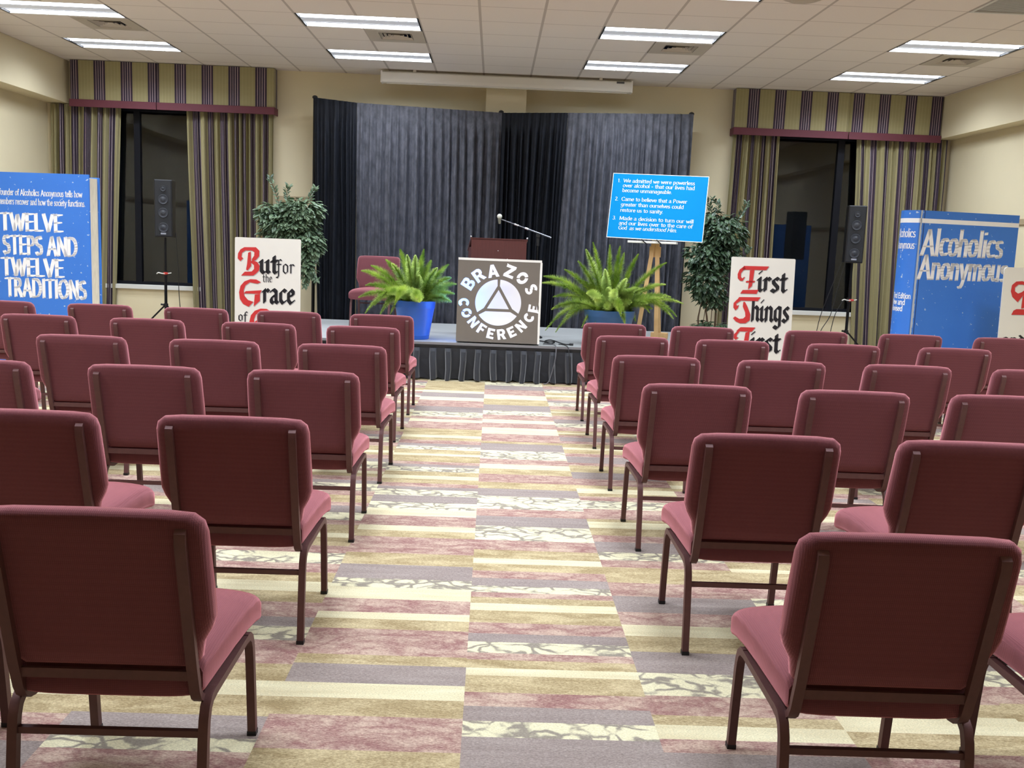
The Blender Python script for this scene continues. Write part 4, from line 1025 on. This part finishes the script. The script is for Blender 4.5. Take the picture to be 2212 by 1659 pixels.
me.materials.clear(); me.materials.append(M_ply)
for p_ in me.polygons: p_.material_index = 0
o = bpy.data.objects.new('front_panel', me); COL.objects.link(o); o.parent = t
bm = B(); box(bm, -SW/2+.006, SW/2-.006, SD-.012, SD, 0, SHH); obj('back_panel', bm, M_white, t)
bm = B(); box(bm, -SW/2, SW/2, -.008, SD, SHH-.0175, SHH+.006); obj('top_panel', bm, M_white, t)
bm = B(); box(bm, SW/2-.0155, SW/2+.006, -.008, SD, 0, SHH-.018); obj('side_panel', bm, M_white, t)
bm = B(); box(bm, -SW/2, SW/2-.012, .0065, SD-.012, 0, .010); obj('bottom_panel', bm, M_white, t)
bm = B(); box(bm, -.40, .40, .016, .022, SHH-.045, SHH-.03); obj('led_strip', bm, M_led, t)
bm = B(); box(bm, -.40, .40, .016, .022, .02, .028); obj('led_strip', bm, M_led, t)
bm = B(); box(bm, SW/2-.027, SW/2-.018, .010, .016, .12, .80); obj('led_strip', bm, M_led, t)
bm = B(); box(bm, -SW/2+.012, -SW/2+.024, .02, .026, .25, .78); obj('led_strip', bm, M_ledb, t)
bm = B(); box(bm, -SW/2-.004, -SW/2+.004, .20, .235, .03, .80); obj('led_strip', bm, M_ledo, t)

# ------------------------------------------------------------------ lectern, microphone stand, cables
M_mahog = mat('mahogany_laminate', (86, 44, 40), rough=.35, var=.25, scale=4, stretch=(14, 14, 1.5))
t = thing('lectern', 'dark mahogany lectern behind the lit conference sign', 'lectern', (.056, 11.36, SH+.002), .10)
LW = .635
bm = B(); box(bm, -LW/2+.02, LW/2-.02, .03, .05, .03, 1.10); obj('front_panel', bm, M_mahog, t)
for s in (-1, 1):
    bm = B(); a, b_ = sorted((s*(LW/2-.02), s*LW/2)); box(bm, a, b_, .03, .42, .0, 1.02); obj('side_panel', bm, M_mahog, t)
bm = B(); vs = [(-LW/2-.01, .0, 1.127), (LW/2+.01, .0, 1.127), (LW/2+.01, .46, .99), (-LW/2-.01, .46, .99)]
A = [bm.verts.new(q) for q in vs]; C = [bm.verts.new((q[0], q[1], q[2]-.022)) for q in vs]
bm.faces.new(A[::-1]); bm.faces.new(C)
for k in range(4): bm.faces.new([A[k], A[(k+1) % 4], C[(k+1) % 4], C[k]])
bmesh.ops.recalc_face_normals(bm, faces=bm.faces); obj('reading_top', bm, M_mahog, t)
bm = B(); box(bm, -LW/2, LW/2, .0, .03, .82, 1.118); obj('header_panel', bm, M_mahog, t)
bm = B(); box(bm, -LW/2+.02, LW/2-.02, .05, .41, .55, .57); obj('shelf', bm, M_mahog, t)
for s in (-1, 1):
    bm = B(); ball(bm, (s*(LW/2+.006), .01, 1.137), .013, 2); obj('corner_stud', bm, M_chrome, t, smooth=True)
for x, z in ((-.01, .985), (.10, .895)):
    bm = B(); ball(bm, (x, -.002, z), .007, 1); obj('screw_cap', bm, M_chrome, t, smooth=True)
t = thing('microphone_stand', 'black boom microphone stand right of the lectern', 'microphone stand', (.50, 11.42, SH+.002))
bm = B(); lathe(bm, [(.0, 0), (.10, 0), (.10, .012), (.05, .03), (.018, .04), (.018, .05)], 28); obj('base', bm, M_blackm, t, smooth=40)
bm = B(); tube(bm, [(0, 0, .03), (0, 0, .78)], .011, 10); tube(bm, [(0, 0, .76), (0, 0, 1.14)], .008, 10); obj('pole', bm, M_blackm, t, smooth=40)
bm = B(); tube(bm, [(0, 0, 1.06), (0, 0, 1.15)], .017, 12); obj('clutch', bm, M_black, t, smooth=40)
bm = B(); lathe(bm, [(.02, -.02), (.026, 0), (.02, .02)], 16, (0, 0, 1.175)); tube(bm, [(0, -.03, 1.175), (0, .03, 1.175)], .02, 12); obj('swivel', bm, M_black, t, smooth=40)
E0, E1 = Vector((.152, 0, 1.158)), Vector((-.43, -.02, 1.345))
M_boom = mat('boom_satin_grey', (120, 122, 126), rough=.3, metal=.8, var=.05)
bm = B(); tube(bm, [E0, E0.lerp(E1, .5)], .009, 10); tube(bm, [E0.lerp(E1, .48), E1], .0065, 10); obj('boom', bm, M_boom, t, smooth=40)
bm = B(); tube(bm, [E0.lerp(E1, .46), E0.lerp(E1, .53)], .013, 10); obj('boom_clutch', bm, M_chrome, t, smooth=40)
bm = B(); tube(bm, [E0.lerp(E1, .66), E0.lerp(E1, .74)], .011, 10); obj('cable_clip', bm, M_chrome, t, smooth=40)
m_ = thing('microphone', 'microphone with pale ball grille at the tip of the boom', 'microphone', (.487-.437, 11.40, SH+1.347))
bm = B(); ball(bm, (0, 0, .032), .029, 3); obj('grille', bm, mat('mic_grille', (214, 214, 200), rough=.5, metal=.2, bump=.4, bscale=500), m_, smooth=True)
bm = B(); tube(bm, [(0, 0, .008), (.004, .01, -.05)], [.02, .013], 12); obj('body', bm, mat('mic_body', (120, 118, 104), rough=.5), m_, smooth=40)
bm = B(); tube(bm, [(.0, .0, -.005), (.018, 0, -.012)], .009, 8); obj('holder', bm, M_black, m_)
M_cable = mat('cable_black', (16, 16, 18), rough=.5)
bm = B()
tube(bm, smoothpath([(.48, 11.05, SH+.012), (.58, 10.92, SH+.012), (.62, 10.80, SH+.02), (.70, 10.76, SH+.025), (.66, 10.68, SH+.014), (.585, 10.70, SH+.03), (.66, 10.76, SH+.045), (.80, 10.70, SH+.012), (.86, 10.68, SH+.012)]), .007, 6)
tube(bm, smoothpath([(.86, 10.68, SH+.014), (.90, 10.67, SH+.014)]), .012, 8)
tag(obj('cable', bm, M_cable, smooth=True), 'black cable with plug lying on the stage beside the lit sign', 'cable', 'black cables by the lit sign')
bm = B()
tube(bm, smoothpath([(.575, 10.64, SH+.014), (.63, 10.59, SH+.014), (.685, 10.53, SH+.016), (.70, 10.44, SH-.005), (.695, 10.405, .28), (.665, 10.395, .14), (.63, 10.385, .03), (.58, 10.37, .008)]), .006, 6)
tag(obj('cable', bm, mat('cable_grey', (90, 90, 94), rough=.5), smooth=True), 'grey cable hanging over the stage front right of the lit sign', 'cable', 'black cables by the lit sign')
bm = B()
tube(bm, smoothpath([(.74, 10.64, SH+.014), (.77, 10.60, SH+.016), (.80, 10.52, SH+.016), (.83, 10.44, SH-.005), (.85, 10.405, .26), (.86, 10.395, .12), (.865, 10.385, .008)]), .005, 6)
tag(obj('cable', bm, M_cable, smooth=True), 'thin black cable hanging over the stage front, rightmost of the two', 'cable', 'black cables by the lit sign')

# ------------------------------------------------------------------ blue step board on an easel
M_bluebd = mat('bright_blue_board', (0, 140, 206), rough=.6, var=.03, scale=3, spec=.12)
M_pine = mat('pine_wood', (206, 166, 112), rough=.5, var=.14, scale=5, stretch=(10, 10, 1))
YAWB, TILB = -.30, .20
bw, bh = 1.075, .735
t = thing('step_board', 'bright blue board with the first three steps in white, on the easel', 'board', (1.80, 11.2, 1.588), YAWB)
t.rotation_euler = (-TILB, .02, YAWB)
bm = B(); box(bm, -bw/2, bw/2, 0, .012, 0, bh); obj('panel', bm, M_bluebd, t)
bm = B(); e = .006
for a in ((-bw/2-e, bw/2+e, bh, bh+e), (-bw/2-e, bw/2+e, -e, 0), (-bw/2-e, -bw/2, 0, bh), (bw/2, bw/2+e, 0, bh)): box(bm, a[0], a[1], -.001, .013, a[2], a[3])
obj('edge', bm, M_letw, t)
bm = B(); sc = bw/1600
def bl(s, x, y, x1, **k): fit_line(bm, s, -bw/2+x*sc, bh-y*sc*.985, (x1-x)*sc, .058, board_fn(), **k)
kw = dict(nw=.10, nt=.04, ang=18, serif=.045, st=.03)
for s, x, y, x1 in (('1.', 85, 150, 130), ('We admitted we were powerless', 178, 148, 1385), ('over alcohol - that our lives had', 178, 232, 1390), ('become unmanageable.', 178, 318, 1020),
                    ('2.', 70, 470, 125), ('Came to believe that a Power', 178, 470, 1290), ('greater than ourselves could', 178, 565, 1240), ('restore us to sanity.', 178, 662, 910),
                    ('3.', 62, 805, 120), ('Made a decision to turn our will', 178, 805, 1430), ('and our lives over to the care of', 178, 890, 1420), ('God', 178, 972, 325)):
    bl(s, x, y, x1, **kw)
bl('as we understood Him.', 365, 972, 1170, slant=.22, nw=.09, nt=.045, ang=24)
obj('lettering', bm, M_letw, t)
t = thing('easel', 'wooden easel on the stage holding up the blue board', 'easel', (1.84, 11.35, SH+.005), YAWB)
bm = B(); sweep(bm, [(-.13, -.16, 0), (-.015, .02, 1.17), (-.005, .035, 1.62)], .045, .022); obj('leg', bm, M_pine, t)
bm = B(); sweep(bm, [(.09, -.10, 0), (.025, .02, 1.17), (.02, .035, 1.62)], .045, .022); obj('leg', bm, M_pine, t)
bm = B(); sweep(bm, [(.04, .55, .02), (.01, .06, 1.25)], .04, .022); obj('leg', bm, M_pine, t)
bm = B(); box(bm, -.06, .14, .50, .60, 0, .075); bevel_all(bm, .006); obj('foot_block', bm, M_pine, t)
bm = B(); box(bm, -.06, .07, .0, .025, .98, 1.10); bevel_all(bm, .004); obj('slide_block', bm, M_pine, t)
bm = B(); box(bm, -.29, .26, -.17, .0, 1.135, 1.160); bevel_all(bm, .004); obj('tray', bm, M_white, t)
for x in (-.10, .07):
    bm = B(); sweep(bm, [(x-.03, -.185, 1.178), (x, -.18, 1.15), (x+.03, -.176, 1.128)], .01, .01); obj('clip', bm, M_black, t)

# ------------------------------------------------------------------ plants
def leafmat(name, c1, c2, rough=.5, trans=.15, scale=9):
    m, N, L, p = node_mat(name); p.inputs['Roughness'].default_value = rough
    tc = N.new('ShaderNodeTexCoord'); nz = N.new('ShaderNodeTexNoise'); nz.inputs['Scale'].default_value = scale; nz.inputs['Detail'].default_value = 3; L.new(tc.outputs['Object'], nz.inputs['Vector'])
    r = ramp(N, [(.32, lin(c1)), (.68, lin(c2))], 'LINEAR'); L.new(nz.outputs['Fac'], r.inputs[0]); L.new(r.outputs[0], p.inputs['Base Color'])
    return m
M_fern = leafmat('foxtail_fern_green', (128, 166, 60), (212, 230, 124), .6, scale=7)
M_ficus = leafmat('ficus_grey_green', (58, 80, 58), (124, 146, 112), .4, scale=14)
M_ficusd = leafmat('ficus_dark_green', (34, 56, 38), (92, 116, 84), .38, scale=14)
M_bark = mat('bark_brown', (96, 76, 56), rough=.8, var=.2, scale=30)
M_pot = mat('blue_glazed_pot', (40, 92, 178), rough=.35, var=.06, scale=4)
M_pot2 = mat('dusty_blue_pot', (44, 84, 128), rough=.4, var=.06, scale=4)
M_soil = mat('potting_soil', (40, 30, 24), rough=.95, var=.2, scale=40)
def fern(lab, loc, tips, pr, ph, mp_, seed, extra):
    t = thing('potted_foxtail_fern', lab, 'potted plant', loc, 0, 'potted foxtail ferns on the stage')
    bm = B(); rb = pr*.70
    lathe(bm, [(.0, 0), (rb, 0), (rb+.004, .01), (rb+(pr-rb)*.08, ph*.08), (rb+(pr-rb)*.09+.004, ph*.10), (rb+(pr-rb)*.12, ph*.12), (pr*.945, ph*.80), (pr*.95+.004, ph*.82), (pr*.97, ph*.85), (pr, ph), (pr-.012, ph+.004), (pr-.02, ph-.01), (pr*.9, ph*.85)], 40)
    obj('pot', bm, mp_, t, smooth=30)
    bm = B(); lathe(bm, [(0, ph*.93), (pr*.6, ph*.925), (pr*.93, ph*.90)], 24); obj('soil', bm, M_soil, t)
    r_ = random.Random(seed)
    full = []
    for dx, dz in tips: full.append((dx, r_.uniform(-.38, .18) if abs(dz) < .3 else r_.uniform(-.15, .25), dz))
    for k in range(extra):
        a = r_.uniform(0, 2*pi); e_ = r_.uniform(-.1, 1.2); L_ = r_.uniform(.34, .60)
        full.append((L_*cos(a)*cos(e_), L_*sin(a)*cos(e_), L_*sin(e_)*.95))
    for (dx, dy, dz) in full:
        hz = math.hypot(dx, dy)
        b0 = Vector((dx*.12, dy*.12, ph*.90)); tip = Vector((dx, dy, ph+dz))
        mid = b0.lerp(tip, .5)+Vector((0, 0, .08+.22*max(0, hz-.2)+(.16 if dz < 0 else 0)))
        pts = []; n = 14
        for i in range(n+1):
            u = i/n; pts.append(b0*(1-u)**2+mid*2*u*(1-u)+tip*u*u)
        Ln = sum((pts[i+1]-pts[i]).length for i in range(n))
        bm = B(); tube(bm, pts, [.004*(1-.7*i/n) for i in range(n+1)], 4)
        N_ = int(230*Ln/.6)+90; wd = r_.uniform(.060, .078)
        for q in range(N_*4):
            u = .10+.90*(q/(N_*4)); i = min(int(u*n), n-1); f = u*n-i
            c = pts[i].lerp(pts[i+1], f); d = (pts[i+1]-pts[i]).normalized()
            a = Vector((0, 0, 1)) if abs(d.z) < .9 else Vector((1, 0, 0)); s = d.cross(a).normalized(); w_ = s.cross(d)
            an = r_.uniform(0, 2*pi); rad = s*cos(an)+w_*sin(an)
            env = min(1, (u-.04)/.22)*(1-max(0, (u-.45)/.55)**1.6*.93)
            ln = wd*env*r_.uniform(.75, 1.1)+.006
            tp = c+(rad*.9+d*.45)*ln; sd = d.cross(rad).normalized()*.0034
            bm.faces.new([bm.verts.new(v) for v in (c+sd, c-sd, tp)])
        obj('frond', bm, M_fern, t)
    return t
TR = [(-0.77, 0.27), (-0.74, 0.34), (-0.52, 0.43), (-0.38, 0.53), (-0.31, 0.66), (-0.21, 0.74), (-0.03, 0.72), (0.1, 0.71), (0.13, 0.64), (0.31, 0.63), (0.6, 0.55), (0.64, 0.3), (0.68, 0.17), (0.79, 0.11), (0.74, -0.04), (0.72, -0.07), (0.27, 0.27), (0.22, 0.41), (-0.63, 0.12), (-0.66, 0.0), (-0.7, -0.26), (-0.59, -0.27), (-0.47, -0.09), (-0.17, -0.13), (0.14, -0.14), (0.07, -0.1), (0.31, -0.12), (-0.31, -0.19), (-0.07, 0.04), (-0.06, 0.26), (0.08, 0.23), (0.21, 0.11)]
TL = [(-0.61, 0.3), (-0.51, 0.36), (-0.35, 0.43), (-0.2, 0.55), (0.07, 0.56), (0.15, 0.44), (0.24, 0.37), (0.39, 0.27), (0.44, 0.19), (0.43, 0.09), (0.35, -0.01), (-0.58, 0.03), (-0.53, -0.15), (-0.36, -0.16), (-0.26, -0.15), (-0.54, 0.15), (-0.25, 0.4), (-0.09, 0.41), (-0.03, 0.13), (0.35, 0.14)]
fern('bushy green foxtail fern in a bright blue pot left of the lit sign', (-.845, 10.84, SH+.002), TL, .225, .415, M_pot, 5, 22)
fern('larger green foxtail fern in a dusty blue pot in front of the easel', (1.308, 10.93, SH+.002), TR, .285, .385, M_pot2, 6, 26)

def ficus(lab, base, pts, blobs, sprigs, m_, seed, nleaf, potr, trail=()):
    t = thing('ficus_tree', lab, 'artificial tree', base, 0, 'artificial ficus trees')
    r_ = random.Random(seed)
    bm = B(); lathe(bm, [(0, 0), (potr*.75, 0), (potr, .26), (potr-.015, .265), (potr*.9, .22)], 24); obj('basket', bm, mat('wicker_brown', (84, 62, 44), rough=.8, var=.3, scale=60, bump=.4, bscale=90), t, smooth=40)
    bm = B(); lathe(bm, [(0, .235), (potr*.9, .23)], 20); obj('soil', bm, M_soil, t)
    bm = B()
    for p_ in pts: tube(bm, smoothpath(p_, 5), [max(.004, .017*(1-.75*i/(5*(len(p_)-1)))) for i in range(5*(len(p_)-1)+1)], 7)
    for c, rr, _w in blobs:
        top = Vector(pts[0][-1]); tube(bm, smoothpath([pts[0][-2], top.lerp(Vector(c), .5)+Vector((0, 0, .05)), c], 4), .005, 5)
    for s in sprigs: tube(bm, smoothpath(s, 4), .003, 4)
    obj('trunk', bm, M_bark, t, smooth=50)
    bm = B()
    def leaf(c, d, up, ln):
        d = d.normalized(); s = d.cross(up)
        if s.length < 1e-3: return
        s.normalize(); nrm = s.cross(d); w_ = ln*.28
        P_ = [c, c+d*ln*.33+s*w_-nrm*ln*.03, c+d*ln*.7+s*w_*.7-nrm*ln*.06, c+d*ln-nrm*ln*.16, c+d*ln*.7-s*w_*.7-nrm*ln*.06, c+d*ln*.33-s*w_-nrm*ln*.03]
        mdl = [c+d*ln*.33+nrm*ln*.02, c+d*ln*.7]
        v = [bm.verts.new(q) for q in P_]; a, b_ = [bm.verts.new(q) for q in mdl]
        for f_ in ((v[0], v[1], a), (v[1], v[2], b_, a), (v[2], v[3], b_), (v[3], v[4], b_), (v[4], v[5], a, b_), (v[5], v[0], a)): bm.faces.new(f_)
    tw = sum(b_[2] for b_ in blobs)
    for c, rr, wgt in blobs:
        for _ in range(int(nleaf*wgt/tw)):
            while True:
                q = Vector((r_.uniform(-1, 1), r_.uniform(-1, 1), r_.uniform(-1, 1)))
                if .25 < q.length < 1: break
            pos = Vector(c)+Vector((q.x*rr[0], q.y*rr[1], q.z*rr[2]))
            d = Vector((q.x+r_.uniform(-.6, .6), q.y+r_.uniform(-.6, .6), q.z*.3-.45+r_.uniform(-.5, .4)))
            leaf(pos, d, Vector((r_.uniform(-.5, .5), r_.uniform(-.5, .5), 1)), r_.uniform(.06, .105))
    for s in list(sprigs)+list(trail):
        P_ = smoothpath(s, 6)
        for i, q in enumerate(P_[2:]):
            for sg in (-1, 1):
                d = (P_[min(i+3, len(P_)-1)]-q); d = d.normalized() if d.length > 1e-6 else Vector((0, 0, 1))
                leaf(q, d+Vector((sg*r_.uniform(.5, 1), r_.uniform(-.5, .3), r_.uniform(-.3, .3))), Vector((r_.uniform(-.4, .4), -.6, 1)), r_.uniform(.05, .08))
    obj('foliage', bm, m_, t)
    return t
b = Vector((-2.735, 12.36, 0))
ficus('leafy grey green ficus behind the sign left of the stage', tuple(b), [[(0, 0, .2), (.02, 0, .6), (.0, .03, 1.0), (.1, 0, 1.4)], [(.03, .02, .2), (.06, .02, .7), (.14, 0, 1.5)], [(.0, .05, .25), (.22, -.02, .62), (.34, -.02, .95), (.42, -.04, 1.3)]],
      [((.20, -.02, 1.62), (.36, .22, .20), 5), ((.36, -.04, 1.78), (.26, .2, .16), 2.5), ((.0, 0, 1.72), (.20, .2, .15), 1.5), ((.44, -.06, 1.40), (.19, .16, .20), 2), ((.40, -.06, 1.15), (.13, .12, .20), 1.1), ((.10, 0, 1.45), (.26, .18, .13), 1.5)],
      [[(.1, 0, 1.75), (.03, -.02, 1.98), (-.04, -.03, 2.16)], [(.2, 0, 1.8), (.16, 0, 1.98), (.19, -.02, 2.06)], [(.4, 0, 1.85), (.46, -.02, 1.98), (.52, -.03, 2.05)], [(.42, -.05, 1.1), (.44, -.06, .95), (.40, -.06, .84)], [(.46, -.05, 1.15), (.52, -.06, 1.0), (.55, -.06, .92)]], M_ficus, 31, 2900, .17)
b = Vector((2.80, 12.30, 0))
ficus('dark green ficus behind the First Things First sign', tuple(b), [[(0, 0, .2), (.01, 0, .6), (.0, 0, 1.0), (-.02, 0, 1.5)], [(-.04, -.02, .2), (-.10, -.03, .62), (-.12, -.03, .8), (-.06, 0, 1.2)], [(-.06, 0, .2), (-.2, -.02, .55), (-.20, -.03, .75), (-.13, -.02, 1.1)]],
      [((.03, -.02, 1.72), (.30, .22, .22), 4), ((-.14, -.04, 1.42), (.28, .2, .22), 4), ((-.16, -.06, 1.12), (.26, .2, .22), 3.6), ((.08, -.03, 1.40), (.22, .16, .2), 2), ((-.13, 0, 1.85), (.14, .14, .16), 1), ((-.05, 0, .92), (.22, .16, .14), 1.2), ((-.05, -.02, .55), (.22, .18, .07), 1.0), ((-.15, 0, .50), (.16, .14, .05), .5)],
      [[(-.1, 0, 1.9), (-.16, 0, 2.05), (-.24, 0, 2.16)], [(-.06, 0, 1.9), (-.05, 0, 2.05), (-.13, 0, 2.12)], [(.15, 0, 1.8), (.24, 0, 1.95), (.30, -.02, 2.08)], [(.2, 0, 1.6), (.32, 0, 1.58), (.36, 0, 1.5)], [(.18, -.1, 1.25), (.24, -.2, 1.12), (.22, -.3, 1.02)]], M_ficusd, 33, 2900, .17)

# ------------------------------------------------------------------ loudspeakers on tripod stands
M_grill = mat('speaker_grille', (26, 27, 29), rough=.6, var=.15, scale=90, bump=.4, bscale=400)
M_cone = mat('speaker_cone', (52, 54, 58), rough=.45, var=.08)
M_redp = mat('red_clamp', (190, 50, 44), rough=.45)
def speaker(lab, loc, rz):
    t = thing('loudspeaker', lab, 'loudspeaker', loc, rz, 'column loudspeakers')
    bm = B(); box(bm, -.11, .11, -.11, .12, 0, .71); bevel_all(bm, .012, 2); obj('cabinet', bm, M_black, t)
    bm = B(); box(bm, -.094, .094, -.117, -.108, .018, .692); obj('grille', bm, M_grill, t)
    for z in (.12, .30, .465, .60):
        r_ = .062 if z < .5 else .036
        bm = B(); lathe(bm, [(.0, .004), (r_*.35, .010), (r_*.4, .004), (r_*.85, .006), (r_*.95, .010), (r_, .0)], 24)
        M = Matrix.Translation((0, -.1165, z)) @ Matrix.Rotation(RAD(90), 4, 'X'); bmesh.ops.transform(bm, matrix=M, verts=bm.verts)
        obj('driver_cone', bm, M_cone, t, smooth=True)
    bm = B(); box(bm, -.032, .032, -.1195, -.1165, .036, .056); obj('badge', bm, mat('badge_silver', (190, 190, 190), rough=.3, metal=.3), t)
    return t
def stand(lab, loc, hgt, feet, tape):
    t = thing('speaker_stand', lab, 'speaker stand', loc, 0, 'tripod speaker stands')
    bm = B(); tube(bm, [(0, 0, .12), (0, 0, .95)], .0185, 12); obj('lower_tube', bm, M_blackm, t, smooth=40)
    bm = B(); tube(bm, [(0, 0, .9), (0, 0, hgt)], .0155, 12); obj('upper_tube', bm, M_blackm, t, smooth=40)
    bm = B(); tube(bm, [(0, 0, .905), (0, 0, .96)], .027, 12); obj('collar', bm, M_black, t, smooth=40)
    bm = B(); tube(bm, [(-.01, -.03, .93), (.045, -.05, .935)], [.017, .012], 8); obj('knob', bm, M_redp, t)
    bm = B(); tube(bm, smoothpath([(-.10, -.035, .925), (-.075, -.045, .94), (-.04, -.04, .932), (0, -.045, .93), (.06, -.045, .937), (.085, -.04, .942)]), [.007]*21, 6); obj('cable_tie', bm, mat('white_tie', (220, 218, 210), rough=.6), t)
    bm = B(); tube(bm, [(0, 0, .50), (0, 0, .55)], .028, 12); tube(bm, [(0, 0, .53), (-.06, -.02, .54)], .012, 8); obj('leg_collar', bm, M_black, t)
    for k in range(3):
        a = RAD(feet+120*k); e = Vector((.50*cos(a), .50*sin(a), .012))
        bm = B(); sweep(bm, [(.02*cos(a), .02*sin(a), .52), e], .025, .018, up=Vector((-sin(a), cos(a), 0))); lg = obj('leg', bm, M_blackm, t)
        bm = B(); ball(bm, e, .017, 2); obj('rubber_foot', bm, M_black, lg)
        bm = B(); sweep(bm, [(.02*cos(a), .02*sin(a), .15), Vector((.26*cos(a), .26*sin(a), .27))], .018, .008, up=Vector((-sin(a), cos(a), 0))); obj('brace', bm, M_blackm, t)
    return t
stand('black tripod speaker stand in front of the left window', (-4.15, 12.62, 0), 1.384, 205, 1)
speaker('black column loudspeaker on a stand in front of the left window', (-4.15, 12.62, 1.385), RAD(8))
stand('black tripod speaker stand in front of the right window', (4.52, 12.42, 0), 1.399, -25, 1)
speaker('black column loudspeaker on a stand in front of the right window', (4.52, 12.42, 1.40), RAD(-12))
bm = B(); tube(bm, smoothpath([(-4.05, 12.72, 1.45), (-4.03, 12.74, 1.0), (-4.02, 12.74, .65), (-3.98, 12.72, .3), (-3.9, 12.7, .01)]), .005, 5)
tag(obj('cable', bm, M_cable, smooth=True), 'thin black cable hanging beside the left speaker stand', 'cable', 'cables hanging from the speakers')
for k, (p_, lb) in enumerate((([(4.47, 12.60, 1.45), (4.36, 12.62, 1.1), (4.24, 12.62, .7), (4.18, 12.6, .4), (4.02, 12.55, .01)], 'thin black cable by the right speaker stand, leftmost of the three'),
              ([(4.50, 12.58, 1.45), (4.40, 12.56, 1.0), (4.34, 12.54, .72), (4.22, 12.52, .5), (4.20, 12.5, .25), (4.22, 12.48, .01)], 'bowed black cable by the right speaker stand, middle of the three'),
              ([(4.47, 12.47, .93), (4.38, 12.47, .75), (4.33, 12.46, .5), (4.29, 12.45, .25), (4.27, 12.44, .01)], 'short black cable by the right speaker stand, nearest the pole'))):
    bm = B(); tube(bm, smoothpath(p_), .005, 5); tag(obj('cable', bm, M_cable, smooth=True), lb, 'cable', 'cables hanging from the speakers')
